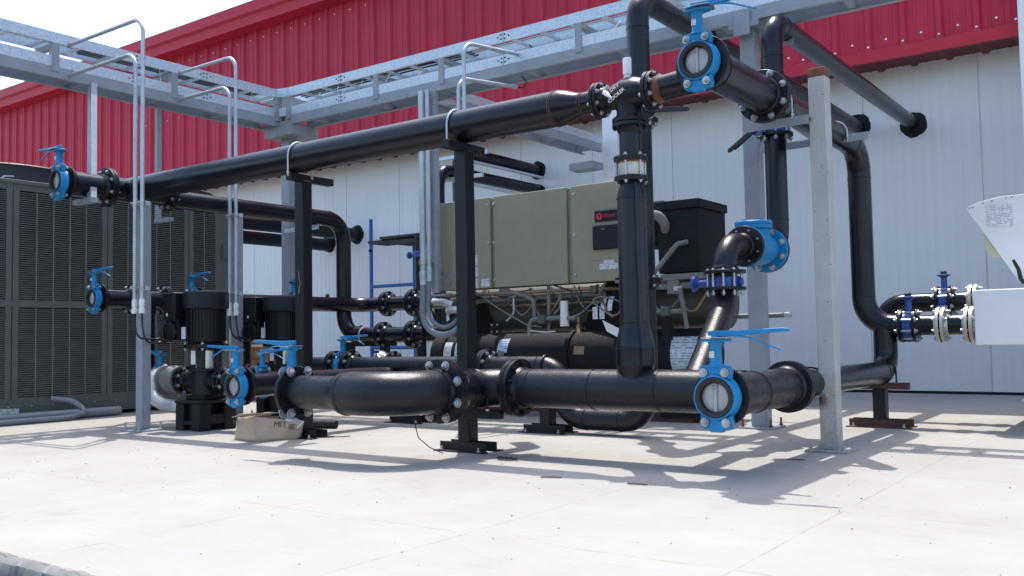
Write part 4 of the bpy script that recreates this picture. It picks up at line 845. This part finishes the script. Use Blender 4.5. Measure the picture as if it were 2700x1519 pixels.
# black insulated compressor housing at right
m = MB(); m.box((-3.24, 6.34, 1.12), (-2.905, 6.84, 1.60)); m.build('compressor_housing', 'insulation', ch, bevel=.006)
MB().box((-3.255, 6.325, 1.60), (-2.89, 6.855, 1.665)).build('housing_lid', 'insulation', ch, bevel=.004); MB().box((-3.50, 6.45, 1.35), (-3.24, 6.80, 1.70)).build('motor_cover', 'insulation', ch, bevel=.02)
MB().tube([(-3.40, 6.26, 1.555), (-3.30, 6.26, 1.565), (-3.20, 6.27, 1.56), (-3.16, 6.30, 1.50), (-3.18, 6.36, 1.45)], .036, .05, 16).build('insulated_line', 'insul_grey', ch)
MB().tube([(-3.32, 6.24, 1.03), (-3.05, 6.28, 1.33), (-2.99, 6.33, 1.345)], .019, .05, 12).build('oil_line', 'tube_grey', ch)
m = MB(); m.box((-3.60, 6.30, 1.065), (-2.85, 6.34, 1.11)); m.box((-3.55, 6.33, 1.0), (-2.86, 6.36, 1.045)); m.box((-3.16, 6.31, .96), (-3.06, 6.33, 1.07)); m.box((-3.55, 6.42, 1.045), (-2.86, 6.80, 1.065)); m.build('frame_rail', 'tube_grey', ch, bevel=.003)
MB().box((-3.10, 6.296, .985), (-3.03, 6.299, 1.015)).build('sticker', 'paper_type', ch)
# clutter of copper and grey tube under the cabinet
def tb(pts, r, mat, name='tube', bend=.05): return MB().tube(pts, r, bend, 10, 6).build(name, mat, ch)
tb([(-5.35, 6.34, 1.035), (-3.9, 6.34, 1.035), (-3.62, 6.42, 1.03)], .015, 'copper'); tb([(-5.3, 6.40, .985), (-4.5, 6.40, .985), (-3.75, 6.40, .995)], .022, 'tube_grey')
tb([(-4.75, 6.34, 1.07), (-4.47, 6.34, 1.0), (-4.40, 6.34, .96), (-4.39, 6.34, .74)], .019, 'tube_grey'); tb([(-4.25, 6.34, 1.08), (-4.25, 6.34, .80), (-4.27, 6.36, .70)], .016, 'tube_grey')
tb([(-4.42, 6.30, .66), (-4.42, 6.30, .80), (-4.12, 6.30, .81), (-3.98, 6.32, .80)], .020, 'tube_grey', bend=.06); tb([(-4.40, 6.28, .71), (-4.25, 6.27, .695), (-4.15, 6.28, .70)], .007, 'galv_pipe')
tb([(-4.20, 6.34, 1.08), (-4.00, 6.32, 1.02), (-4.02, 6.32, .88), (-4.2, 6.33, .83), (-4.25, 6.34, .78)], .006, 'cable_black', 'cable'); tb([(-3.70, 6.33, 1.08), (-3.78, 6.32, .95), (-3.93, 6.32, .84), (-4.05, 6.32, .80)], .007, 'tube_grey', 'cable'); tb([(-3.95, 6.33, 1.06), (-3.86, 6.31, .80), (-3.92, 6.31, .76), (-4.02, 6.31, .78)], .006, 'cable_black', 'cable')
tb([(-5.0, 6.34, 1.05), (-4.75, 6.33, .90), (-4.45, 6.30, .76), (-4.30, 6.30, .74)], .006, 'tube_grey', 'cable'); tb([(-3.58, 6.36, .92), (-3.70, 6.30, .965), (-3.85, 6.30, .95), (-3.60, 6.26, .80)], .007, 'tube_grey', 'cable', .08)
tb([(-4.9, 6.36, 1.04), (-4.7, 6.33, 1.0), (-4.6, 6.33, 1.02), (-4.4, 6.33, 1.06)], .005, 'cable_black', 'cable'); tb([(-5.22, 6.32, .99), (-5.1, 6.30, .93), (-4.92, 6.30, .97)], .010, 'copper')
tb([(-3.45, 6.30, 1.0), (-3.45, 6.30, .66)], .014, 'tube_grey'); tb([(-3.37, 6.30, .99), (-3.36, 6.30, .70)], .016, 'tube_grey'); tb([(-3.45, 6.26, .825), (-3.15, 6.26, .83), (-3.02, 6.28, .83)], .019, 'tube_grey'); tb([(-3.02, 6.24, 1.0), (-3.0, 6.24, .88), (-2.98, 6.26, .70)], .016, 'tube_grey')
random.seed(21)
for k in range(9):
    x = -4.9+.22*k; zz = 1.04-.012*(k % 4); tb([(x, 6.37, 1.07), (x+.05, 6.36, zz-.10), (x+.16, 6.34, zz-.16-.05*(k % 3)), (x+.30, 6.36, zz-.05)], .0045+.002*(k % 3), ('cable_black', 'tube_grey', 'copper')[k % 3], 'cable', .06)
tb([(-4.72, 6.42, 1.07), (-4.72, 6.42, .93), (-3.72, 6.42, .93)], .012, 'copper'); tb([(-4.86, 6.45, .955), (-3.66, 6.45, .965)], .030, 'olive_dark'); tb([(-4.60, 6.33, .99), (-4.60, 6.33, .86), (-4.70, 6.36, .80)], .009, 'galv_pipe'); tb([(-4.13, 6.33, 1.07), (-4.13, 6.33, .90), (-4.19, 6.33, .84)], .010, 'tube_grey')
MB().obox((-4.62, 6.36, 1.02), (.045,0,0), (0,.03,0), (0,0,.028)).build('junction_box', 'tube_grey', ch, bevel=.004); MB().obox((-3.82, 6.36, 1.03), (.03,0,0), (0,.03,0), (0,0,.03)).build('junction_box', 'olive_dark', ch, bevel=.004)
MB().lathe((-4.08, 6.31, .74), (0,0,1), [(0, .036), (.005, .038), (.20, .031), (.205, .025)], 18).build('filter_canister', 'white_plastic', ch)
MB().lathe((-3.98, 6.36, .68), (0,0,1), [(0, .022), (.06, .022), (.07, .016), (.12, .019), (.135, .010)], 14).build('relief_valve', 'brass', ch)
MB().obox((-4.28, 6.29, .80), (.035,0,0), (0,.03,0), (0,0,.035)).build('valve_block', 'olive_dark', ch, bevel=.005); MB().obox((-3.14, 6.25, .83), (.035,0,0), (0,.03,0), (0,0,.035)).build('valve_block', 'olive_dark', ch, bevel=.005); MB().cyl((-3.14, 6.26, .62), (-3.14, 6.26, .79), .04, n=16).build('solenoid', 'insulation', ch)
for i in range(2):
    m = MB(); n = 10
    for k in range(n):
        a0, a1 = .15+1.1*k/n, .15+1.1*(k+1)/n
        for a in (a0, a1): pass
        m.add([(-3.765+.062*i+sx, 6.41-.15*math.sin(a)*.45, .80+.17*math.cos(a)) for a in (a0, a1) for sx in (0, .042)], [(0,1,3,2)])
    m.build('pale_strap', 'white_plastic', ch); MB().box((-3.80+.062*i, 6.285, .79), (-3.755+.062*i, 6.290, .885)).build('hazard_sticker', 'paper_type', ch)
MB().tube([(-3.68, 6.45, .70), (-3.68, 6.45, 1.02)], .05, 0, 16).build('discharge_line', 'insulation', ch)
MB().prism([(-.02,-.19),(.18,-.22),(.30,.10),(.22,.24),(.06,.24)], (-3.75, 6.42, .86), (1,0,0), (0,0,1), (0,.03,0)).build('bracket_plate', 'insulation', ch)
MB().obox((-3.545, 6.415, .945), V((.028,0,-.04))*.9, (0,.002,0), V((.010,0,.007))).build('sticker', 'paper_type', ch)
MB().obox((-3.60, 6.255, .70), V((.075,0,-.035)), (0,.002,0), V((-.02,0,.045))).build('paper_tag', 'white_plastic', ch)
# stickers wrapped on the black shell
def shell_label(x0, x1, a0, a1, mat, r=.2065):
    m = MB(); n = 8
    for k in range(n+1):
        a = a0+(a1-a0)*k/n; m.v += [V((x0, 6.62-r*math.cos(a), .50+r*math.sin(a))), V((x1, 6.62-r*math.cos(a), .50+r*math.sin(a)))]
    m.f = [(2*k, 2*k+1, 2*k+3, 2*k+2) for k in range(n)]; m.build('shell_sticker', mat, ch, smooth=80)
shell_label(-5.46, -5.37, -.1, .65, 'paper_fine'); shell_label(-5.33, -5.24, -.1, .65, 'paper_blue'); shell_label(-4.855, -4.745, .15, .8, 'paper_blue'); shell_label(-3.56, -3.47, -.15, .55, 'paper_blue'); shell_label(-3.20, -2.985, -.75, .75, 'paper_drawing', .2075)
shell_label(-4.07, -3.97, .05, .38, 'raw_wood')
m = MB(); m.box((-4.84, 6.405, .40), (-4.77, 6.412, .54)); m.build('cover_plate', 'tube_grey', ch)
m = MB(); m.lathe((-4.82, 6.37, .74), (0,-1,0), [(0, .065), (.015, .065)], 20); q = m.build('blind_flange', 'insulation', ch)
for dx in (-.03, .03):
    for dz in (-.03, .03): MB().lathe((-4.82+dx, 6.355, .74+dz), (0,-1,0), [(0, .010), (.012, .010)], 8).build('bolt', 'zinc', q)
for x in (-5.40, -3.10):
    MB().box((x-.16, 6.35, .035), (x+.16, 6.95, .30)).build('foot', 'insulation', ch)
MB().box((-5.45, 6.38, .04), (-2.95, 6.42, .12)).build('skid_rail', 'rusty_steel', ch)
for i, x in enumerate((-5.3, -3.2)): tag(MB().box((x-.2, 6.36, 0), (x+.2, 6.6, .038)).build('wooden_block', 'rusty_steel', loc=(x, 6.5, 0)), ['dark red block under the left foot of the chiller', 'dark red block under the right foot of the chiller'][i], 'block', 'blocks under the chiller')
# lifting frame bits and cables at the left end
for k in range(7): a = .5*k; tb([(-5.50+.01*k, 6.30, 1.03), (-5.46+.02*math.cos(a), 6.24, .90+.015*k), (-5.34+.03*math.sin(a), 6.24, .76-.012*k), (-5.18+.015*k, 6.27, .86), (-5.12+.02*math.cos(a), 6.30, 1.04)], .0055, 'cable_black', 'cable', .06)
tb([(-5.45, 6.28, .985), (-5.33, 6.28, .98), (-5.24, 6.30, .95)], .034, 'foil', 'foil_elbow', .05); tb([(-5.28, 6.27, .90), (-5.18, 6.27, .915), (-5.12, 6.29, .86)], .032, 'foil', 'foil_elbow', .05); MB().box((-5.13, 6.25, .83), (-5.09, 6.27, .95)).build('red_tag', 'gasket_red', ch)
for i, z in enumerate((.705, 1.02)): MB().lathe((-5.66, 6.62 if i == 0 else 6.82, z), (1,0,0), [(0, .07), (.03, .07), (.06, .09), (.10, .09)], 24).build('nozzle', 'insulation', ch)

# conduits feeding the chiller from the rack
def big_conduit(x, y, r, label, pts):
    q = thing('conduit', label, 'conduit', (x, y, 1.2), 'conduits feeding the chiller'); MB().tube(pts[0], r, .2, 16, 12).build('tube', 'galv_pipe', q)
    if len(pts) > 1: MB().tube(pts[1], r*.98, .22, 16, 14).build('flexible_hose', 'pvc_grey', q); MB().lathe((x, y, pts[0][0][2]-.03), (0,0,1), [(0, r*1.12), (.055, r*1.12), (.06, r*1.2), (.12, r*1.2)], 18).build('coupling', 'galvanised', q)
    MB().disc_ring((x, y, 1.33), (0,0,1), r, r*1.35, -.02, .02, 16).build('clamp', 'zinc', q)
big_conduit(-5.405, 6.10, .030, 'thick grey conduit left of the chiller ending in a hanging hose loop', ([(-5.405, 6.10, 1.16), (-5.405, 6.10, 2.85)], [(-5.405, 6.10, 1.16), (-5.43, 6.10, .69), (-5.0, 6.16, .69), (-4.99, 6.2, 1.09)]))
big_conduit(-5.335, 6.10, .020, 'thinner grey conduit beside the thick one at the chiller end', ([(-5.335, 6.10, 1.19), (-5.335, 6.10, 2.85)], [(-5.335, 6.10, 1.18), (-5.38, 6.12, .85), (-5.26, 6.18, .73), (-5.08, 6.2, .82), (-5.03, 6.22, 1.09)]))
st = thing('strut_channel', 'flat grey strut post behind the chiller conduits', 'strut', (-5.28, 6.2, 0)); MB().box((-5.345, 6.14, 1.06), (-5.275, 6.18, 2.84)).build('channel', 'grey_paint', st); MB().box((-5.462, 6.13, 0), (-5.447, 6.17, 2.84)).build('back_rod', 'black_steel', st); MB().box((-5.46, 6.133, 1.32), (-5.31, 6.139, 1.35)).build('cross_strut', 'galvanised', st)
for i, (x, zt, xe, nm) in enumerate(((-4.44, 2.62, 6.20, 'lower'), (-4.385, 2.885, 6.24, 'upper'))):
    q = thing('conduit', nm+' bent conduit dropping behind the tall middle post', 'conduit', (x, 5.44, 1.9), 'bent conduits behind the middle post')
    MB().tube([(x, 5.44, 1.0), (x, 5.44, zt+.03), (x, xe, zt+.12)], .0155, .12, 14, 10).build('tube', 'galv_pipe', q); MB().tube([(x, xe, zt+.12), (x+.05, xe+.03, zt+.11), (x+.10, xe+.02, zt+.15), (x+.06, xe, zt+.20)], .006, .04, 8).build('cable_tail', 'cable_black', q)

# ------------------------------------------------------------------ cable rack
R_GROUP = 'galvanised cable ladders on the rack'
def rack_x(x0, x1, y0, y1, zb, posts):
    b = thing('rack_beam', 'grey steel channel beam of the cable rack running along the wall side', 'beam', ((x0+x1)/2, y0, zb), 'grey beams under the cable ladders')
    for y, sg in ((y0, 1), (y1, -1)): MB().prism([(0,0),(.045*sg,0),(.045*sg,.006),(.006*sg,.006),(.006*sg,.088),(.0,.088)], (x0, y, zb), (0,1,0), (0,0,1), (x1-x0,0,0)).build('channel', 'grey_paint', b)
    x = x0+.35
    while x < x1: MB().box((x, y0+.007, zb+.008), (x+.035, y1-.007, zb+.05)).build('cross_member', 'grey_paint', b); x += .86
    for x in posts:
        MB().box((x-.030, y0-.008, zb+.05), (x+.030, y0-.002, zb+.285)).build('upright', 'grey_paint', b); MB().box((x-.030, y0-.002, zb+.09), (x-.024, y0+.05, zb+.285)).build('upright', 'grey_paint', b); MB().box((x-.0235, y0-.0015, zb+.247), (x+.029, y1, zb+.284)).build('cross_arm', 'grey_paint', b)
    for lo, z, nm in ((0, zb+.090, 'lower'), (1, zb+.288, 'upper')):
        t = thing('cable_ladder', nm+' galvanised cable ladder along the rack above the chiller', 'cable ladder', ((x0+x1)/2, y0, z), R_GROUP)
        for y in (y0, y1): sg = 1 if y == y0 else -1; MB().prism([(0,0),(.022*sg,0),(.022*sg,.003),(.003*sg,.003),(.003*sg,.085),(.022*sg,.085),(.022*sg,.088),(0,.088)], (x0, y, z), (0,1,0), (0,0,1), (x1-x0,0,0)).build('rail', 'galvanised', t)
        x = x0+.2
        while x < x1: MB().box((x, y0+.004, z+.004), (x+.034, y1-.004, z+.022)).build('rung', 'galvanised', t); x += .29
        for xs in (-6.48, -4.53):
            m = MB()
            for dx, dz in ((-.055,.045),(-.022,.062),(.015,.062),(.055,.045),(-.022,.026),(.015,.026)): m.lathe((xs+dx, y0-.001, z+dz), (0,-1,0), [(0, .008), (.004, .006)], 8)
            m.build('splice_bolt', 'black_steel', t); MB().box((xs-.001, y0-.002, z), (xs+.001, y0, z+.088)).build('splice_gap', 'black_steel', t)
        if lo:
            for k in range(4):
                yy = y0+.07+.05*k; MB().tube([(x0+.05, yy, z+.03)]+[(x0+.5+.6*j, yy+random.uniform(-.02,.02), z+.03+random.uniform(0,.012)) for j in range(int((min(x1, -4.6)-x0)/.6))], .009, 0, 8).build('cable', 'cable_black', t)
        for k in range(10 if lo else 7):
            xx = random.uniform(x0+.3, -4.9) if k < 7 else random.uniform(-4.9, -1.5); l = random.uniform(.05, .11)
            MB().tube([(xx, y0+random.uniform(.03,.2), z+.01), (xx+random.uniform(-.03,.03), y0+.05, z-l)], .0022, 0, 5).build('cable_tie', 'tie_white', t)
    return b
RB = rack_x(-7.28, .4, 6.15, 6.44, 2.842, (-6.01, -5.21, -3.79, -1.2))
def rack_y(xa, xb, y0, y1, zb, posts, names, cables=True):
    b = thing('rack_beam', names[0], 'beam', (xb, (y0+y1)/2, zb), 'grey beams under the cable ladders')
    for x, sg in ((xb, -1), (xa, 1)): MB().prism([(0,0),(.045*sg,0),(.045*sg,.006),(.006*sg,.006),(.006*sg,.088),(0,.088)], (x, y0, zb), (1,0,0), (0,0,1), (0,y1-y0,0)).build('channel', 'grey_paint', b)
    y = y0+.3
    while y < y1-.05: MB().box((xa+.007, y, zb+.008), (xb-.007, y+.035, zb+.05)).build('cross_member', 'grey_paint', b); y += .7
    for y in posts:
        MB().box((xb+.002, y-.03, zb+.05), (xb+.008, y+.03, zb+.285)).build('upright', 'grey_paint', b); MB().box((xb-.05, y-.03, zb+.09), (xb+.002, y-.024, zb+.285)).build('upright', 'grey_paint', b); MB().box((xa, y-.0235, zb+.247), (xb+.0015, y+.029, zb+.284)).build('cross_arm', 'grey_paint', b)
    for lo, z in ((0, zb+.090), (1, zb+.288)):
        if len(names) < 3 and lo == 1: break
        t = thing('cable_ladder', names[1+lo], 'cable ladder', (xb, (y0+y1)/2, z), R_GROUP)
        for x in (xb, xa): sg = -1 if x == xb else 1; MB().prism([(0,0),(.022*sg,0),(.022*sg,.003),(.003*sg,.003),(.003*sg,.085),(.022*sg,.085),(.022*sg,.088),(0,.088)], (x, y0, z), (1,0,0), (0,0,1), (0,y1-y0,0)).build('rail', 'galvanised', t)
        y = y0+.15
        while y < y1-.05: MB().box((xa+.004, y, z+.004), (xb-.004, y+.034, z+.022)).build('rung', 'galvanised', t); y += .29
        for yy in (4.56, 5.28):
            if not y0 < yy < y1: continue
            m = MB()
            for dy, dz in ((-.055,.045),(-.022,.062),(.015,.062),(.055,.045),(-.022,.026),(.015,.026)): m.lathe((xb+.001, yy+dy, z+dz), (1,0,0), [(0, .008), (.004, .006)], 8)
            m.build('splice_bolt', 'black_steel', t)
        if lo and cables:
            for k in range(4): xx = xb-.07-.05*k; MB().tube([(xx, 4.0+.05*k, z+.03), (xx+.01, 4.8, z+.035), (xx-.01, 5.4, z+.03), (xx, 6.0, z+.035)], .009, 0, 8).build('cable', 'cable_black', t)
        for k in range(6): yy = random.uniform(max(y0, 4.0), y1-.2); MB().tube([(xb-.05, yy, z+.01), (xb-.04, yy+random.uniform(-.03,.03), z-random.uniform(.05,.11))], .0022, 0, 5).build('cable_tie', 'tie_white', t)
    return b
rack_y(-7.67, -7.38, 1.0, 6.15, 2.842, (2.6, 3.85, 4.95), ('grey steel channel beam of the cable rack coming towards the camera at left', 'lower galvanised cable ladder coming forward at left', 'upper galvanised cable ladder coming forward at left'))
rack_y(-5.55, -5.28, 6.46, 9.02, 2.74, (), ('grey channel beam of the short rack branch towards the wall', 'dull cable ladder on the short branch towards the wall'))
t = thing('cable_ladder', 'galvanised corner plates where the two cable ladder runs meet', 'cable ladder', (-7.5, 6.25, 2.93))
for z in (2.932, 3.130):
    MB().prism([(-7.38, 6.15), (-7.38, 6.11), (-7.24, 6.15), (-7.28, 6.44), (-7.67, 6.44), (-7.67, 6.15)], (0, 0, z+.003), (1,0,0), (0,1,0), (0,0,.004)).build('floor_plate', 'galvanised', t)
    MB().bar((-7.378, 6.12, z+.044), (-7.25, 6.148, z+.044), .004, .088).build('rail', 'galvanised', t); MB().bar((-7.67, 6.44, z+.044), (-7.28, 6.44, z+.044), .004, .088).build('rail', 'galvanised', t); MB().bar((-7.67, 6.15, z+.044), (-7.67, 6.44, z+.044), .004, .088).build('rail', 'galvanised', t)
MB().box((-7.67, 6.14, 2.844), (-7.28, 6.44, 2.884)).build('beam_joint', 'grey_paint', t)
MB().box((-7.405, 6.10, 2.89), (-7.345, 6.16, 3.13)).build('upright', 'grey_paint', t); MB().box((-7.25, 6.135, 2.89), (-7.20, 6.148, 3.13)).build('upright', 'grey_paint', t)
# hangers from the rack to the left header
t = thing('pipe_hanger', 'wide grey hanger leaning from the cable rack down in front of the left header pipe', 'hanger', (-6.85, 3.87, 1.8), 'pipe hangers under the rack')
MB().bar((-7.372, 4.163, 2.842), (-6.842, 3.865, 1.775), .066, .05, (0,1,0)).build('drop', 'grey_paint', t, bevel=.003); MB().box((-7.08, 3.84, 1.760), (-6.81, 3.90, 1.800)).build('foot_angle', 'grey_paint', t)
t = thing('pipe_hanger', 'thin grey hanger from the cable rack passing behind the overhead pipe', 'hanger', (-7.6, 4.93, 1.8), 'pipe hangers under the rack')
MB().box((-7.622, 4.908, 1.775), (-7.578, 4.952, 2.841)).build('drop', 'grey_paint', t, bevel=.003); MB().box((-7.62, 4.90, 1.765), (-7.40, 4.96, 1.80)).build('foot_angle', 'grey_paint', t)

# ------------------------------------------------------------------ scaffold, boxes, loose things
sc = thing('scaffold', 'blue tubular scaffold frame leaning by the white wall', 'scaffold', (-9.0, 9.5, 0))
for x, z in ((-9.41, 2.39), (-8.58, 2.0)): MB().tube([(x, 9.5, 0), (x, 9.5, z)], .027, 0, 14).build('upright', 'scaffold_blue', sc)
for z in (1.42, .55): MB().tube([(-9.41, 9.5, z), (-8.58, 9.5, z)], .024, 0, 12).build('rung', 'scaffold_blue', sc)
MB().tube([(-9.41, 9.5, 2.04), (-9.2, 9.5, 2.045)], .016, 0, 10).build('platform_arm', 'galv_pipe', sc); MB().lathe((-9.38, 9.46, 1.93), (0,-1,0), [(0, .02), (.03, .015)], 8).build('coupler', 'black_steel', sc)
bd = MB(); bd.box((-9.22, 9.25, 2.00), (-8.2, 9.62, 2.04)); bd.box((-8.95, 9.2, 2.041), (-8.2, 9.58, 2.075)); bd.box((-8.7, 9.15, 1.955), (-8.2, 9.55, 1.999)); tag(bd.build('scaffold_board', 'board', loc=(-8.7, 9.4, 2.0)), 'dark weathered boards lying on the blue scaffold', 'boards')
inline_valve((-8.03, 9.0, 1.76), (0,0,1), (-1,0,0), .085, 'deep_blue', 'deep blue valve with round stem plate poking out left of the chiller conduits', half=.04, stem_len=.09, cap='disc')
tag(MB().tube([(-8.03, 9.0, 0), (-8.03, 9.0, 2.02)], .07, 0, 20).build('pipe', 'black_smooth', loc=(-8.03, 9, 0)), 'dark pipe carrying the blue valve behind the chiller conduits', 'pipe')
pa = pipe('pipe', 'upper dark pipe leaving the wall above the chiller', [(-7.08, 10.5, 2.93), (-7.08, 8.65, 2.93), (-7.08, 8.65, .3)], .076, .18); pb = pipe('pipe', 'lower dark pipe bending down behind the chiller cabinet', [(-7.08, 10.5, 2.66), (-7.08, 8.27, 2.66), (-7.08, 8.27, .3)], .076, .20)
for i, (y, z) in enumerate(((8.55, 2.82), (8.45, 2.535))):
    t = thing('strut_channel', ['upper slotted strut under the dark wall pipe', 'lower slotted strut under the bent wall pipe'][i], 'strut', (-7.2, y, z), 'struts under the wall pipes'); MB().box((-7.50, y-.02, z), (-6.55, y+.02, z+.042)).build('channel', 'galvanised', t); MB().bar((-7.0, y, z), (-7.0, 10.36, z-.0), .035, .03).build('stay', 'galvanised', t)
y0 = thing('strainer', 'dirty cast strainer with bolted cover at the low left of the chiller', 'strainer', (-6.1, 6.5, .42)); MB().lathe((-6.36, 6.5, .43), (1,.0,0), [(0, .04), (.02, .10), (.06, .125), (.10, .11), (.14, .085)], 26).build('body', 'tube_grey', y0); f = MB().lathe((-6.16, 6.5, .43), (1,0,0), [(0, .12), (.024, .12)], 30).build('flange', 'black_smooth', y0); bolt_circle(f, (-6.148, 6.5, .43), (1,0,0), .10, 8, .03, .010)
MB().tube([(-6.16, 6.5, .43), (-5.62, 6.5, .43)], .062, 0, 22).build('stub_pipe', 'black_paint', y0); MB().tube([(-6.28, 6.40, .53), (-6.2, 6.38, .47), (-6.1, 6.38, .46), (-6.02, 6.4, .47)], .012, .03, 8).build('chain', 'bright_steel', y0); MB().tube([(-5.66, 6.40, .52), (-5.66, 6.39, .36), (-5.65, 6.38, .20)], .009, .02, 8).build('tape', 'gasket_red', y0); MB().obox((-6.30, 6.40, .545), (.035,0,0), (0,.02,0), (0,0,.012)).build('blue_cap', 'deep_blue', y0)
for i, (a, b, lb) in enumerate((((-7.25, 6.9, .80), (-6.99, 6.9, .80), 'thin grey pipe stub with an end cap left of the chiller'), ((-2.88, 6.9, .79), (-2.46, 6.9, .79), 'thin grey pipe stub poking out right of the chiller'))):
    t = thing('pipe_stub', lb, 'pipe', a); MB().tube([a, b], .020, 0, 12).build('tube', 'tube_grey', t); e = V(a) if i == 0 else V(b); MB().lathe(e, (V(a)-V(b)) if i == 0 else (V(b)-V(a)), [(-.015, .024), (.02, .026), (.035, .018)], 12).build('end_cap', 'galv_pipe', t)
def carton(x, y, z0, w, d, h, lb, mat='brown_box'):
    t = thing('carton', lb, 'box', (x, y, z0), 'brown boxes stacked behind the pumps'); MB().box((x-w/2, y-d/2, z0), (x+w/2, y+d/2, z0+h)).build('box', mat, t, bevel=.005); MB().box((x-w/2-.001, y-d/2-.002, z0+h*.42), (x+w/2+.001, y-d/2, z0+h*.50)).build('tape', 'tie_white', t)
carton(-8.50, 6.95, 0, .46, .4, .46, 'lowest brown carton behind the pumps'); carton(-8.52, 6.95, .462, .42, .36, .34, 'upper brown carton with pale tape behind the pumps'); # torn cardboard box in front
bx = thing('cardboard_box', 'torn open brown cardboard box with black lettering on the slab', 'box', (-5.05, 4.02, 0))
P = [V((-5.235, 3.975, .001)), V((-4.985, 3.955, .001)), V((-4.875, 4.235, .001)), V((-5.14, 4.27, .001))]; T = [V((-5.215, 3.99, .150)), V((-5.02, 3.965, .165)), V((-4.85, 4.245, .115)), V((-5.14, 4.285, .14))]
def crumple(a, b, c, d, nx=14, ny=8, amp=.008, seed=0):
    m = MB(); nrm = (b-a).cross(d-a).normalized()
    for j in range(ny+1):
        for i in range(nx+1):
            u, v = i/nx, j/ny; p = (a*(1-u)+b*u)*(1-v)+(d*(1-u)+c*u)*v; e = min(1, 5*min(u, 1-u)); m.v.append(p+nrm*amp*e*(noise.noise(p*17+V((seed,0,0)))+.5*noise.noise(p*43)))
    m.f = [(j*(nx+1)+i, j*(nx+1)+i+1, (j+1)*(nx+1)+i+1, (j+1)*(nx+1)+i) for j in range(ny) for i in range(nx)]; return m
def sheet(m, name, mat):
    o = m.build(name, mat, bx, smooth=30); s = o.modifiers.new('thickness', 'SOLIDIFY'); s.thickness = .004; s.offset = 0
sheet(crumple(P[0], P[1], T[1], T[0], seed=1), 'side', 'kraft'); sheet(crumple(P[1], P[2], T[2], T[1], amp=.012, seed=2), 'side', 'kraft'); sheet(crumple(P[2], P[3], T[3], T[2], seed=3), 'side', 'kraft_inside'); sheet(crumple(P[3], P[0], T[0], T[3], seed=4), 'side', 'kraft_inside')
sheet(crumple(T[0]+V((-.07,0,.0)), T[0]+V((.02,.03,.02)), T[3]+V((0,0,.025)), T[3]+V((-.06,0,.02)), seed=5), 'flap', 'kraft'); sheet(crumple(T[0]*.5+T[1]*.5, T[1], T[1]+V((.02,.14,.012)), T[0]*.5+T[1]*.5+V((.0,.15,-.01)), seed=6), 'flap', 'kraft'); sheet(crumple(P[0], P[1], P[2], P[3], amp=.001), 'bottom', 'kraft_inside')
sheet(crumple(T[2]+V((.004,.0,.0)), T[3]+V((.1,-.02,.02)), T[3]+V((.12,-.06,-.02)), T[2]+V((-.01,-.05,-.045)), seed=8), 'plastic_film', 'foil')
rt = (P[2]-P[1]).normalized(); text('MIT', .054, 'ink', 'lettering', bx, P[1]*.62+P[2]*.38+V((.022,-.016,.093)), rt+V((0,0,-.10)), (0,0,1)); text('SE', .050, 'ink', 'lettering', bx, P[1]*.30+P[2]*.70+V((.022,-.012,.072)), rt+V((0,0,-.14)), (0,0,1)); text('MI', .052, 'ink', 'lettering', bx, P[0]+V((.012,-.020,.098)), (P[1]-P[0]), (0,0,1))
la = thing('lattice_strip', 'pale zigzag lattice strip standing by the wall behind the left black post', 'lattice', (-11.35, 9.9, 0))
for dx in (-.045, .045): MB().bar((-11.35+dx, 9.9, 0), (-11.35+dx, 9.9, 3.2), .02, .02, (0,1,0)).build('rail', 'white_paint', la)
m = MB()
for k in range(16): m.bar((-11.395, 9.9, .2*k), (-11.305, 9.9, .2*k+.1), .016, .012, (0,1,0)); m.bar((-11.305, 9.9, .2*k+.1), (-11.395, 9.9, .2*k+.2), .016, .012, (0,1,0))
m.build('lacing', 'white_paint', la)
# small things on the slab
tag(MB().tube([(-5.40, 4.78, .032), (-5.18, 4.85, .032)], .030, 0, 16).build('pipe_offcut', 'black_steel', loc=(-5.1, 4.9, 0)), 'short black pipe offcut lying on the slab behind the black post', 'pipe')
w = MB(); w.tube([(-3.05+.14*k/14, 4.02+.018*math.sin(k*1.7), .008+.008*abs(math.sin(k*2.3))) for k in range(15)], .005, 0, 6); tag(w.build('wire_scrap', 'cable_black', loc=(-3, 4.02, 0)), 'twisted black wire scrap right of the middle post foot', 'wire')
tag(MB().tube([(-3.545, 3.90, .21), (-3.535, 3.93, .10), (-3.50, 3.98, .045), (-3.44, 4.03, .008)], .003, .03, 6).build('loose_wire', 'cable_black', loc=(-3.5, 3.95, 0)), 'thin wire hanging from the big elbow flange down to the slab', 'wire')
for i, (x, y, a, l, lb) in enumerate(((-2.42, 3.60, .4, .05, 'thin dark stick alone in the middle of the slab'), (-1.98, 3.62, .2, .045, 'thin dark stick right of centre on the slab'), (-1.66, 4.72, .1, .045, 'dark nail lying in front of the free grey post'), (-4.72, 4.38, .9, .12, 'rusty rod beside the foot of the left black post'))):
    o = MB().bar((x-l*math.cos(a), y-l*math.sin(a), .005), (x+l*math.cos(a), y+l*math.sin(a), .006), .006, .005).build('debris_stick', 'rusty_steel', loc=(x, y, 0)); tag(o, lb, 'debris')
gr = MB(); random.seed(3)
for i in range(170):
    x, y = random.uniform(-6.5, 0), random.uniform(1.6, 5.5); s = random.uniform(.0007, .0020)*(1 if y < 2.6 else 1.35); a = random.uniform(0, 3)
    gr.obox((x, y, s*.6), (s*math.cos(a), s*math.sin(a), 0), (-s*math.sin(a)*.7, s*math.cos(a)*.7, 0), (0, 0, s*.6))
o = gr.build('grit', 'grime'); tag(o, 'tiny dark grit scattered over the open slab', 'grit'); o['kind'] = 'stuff'
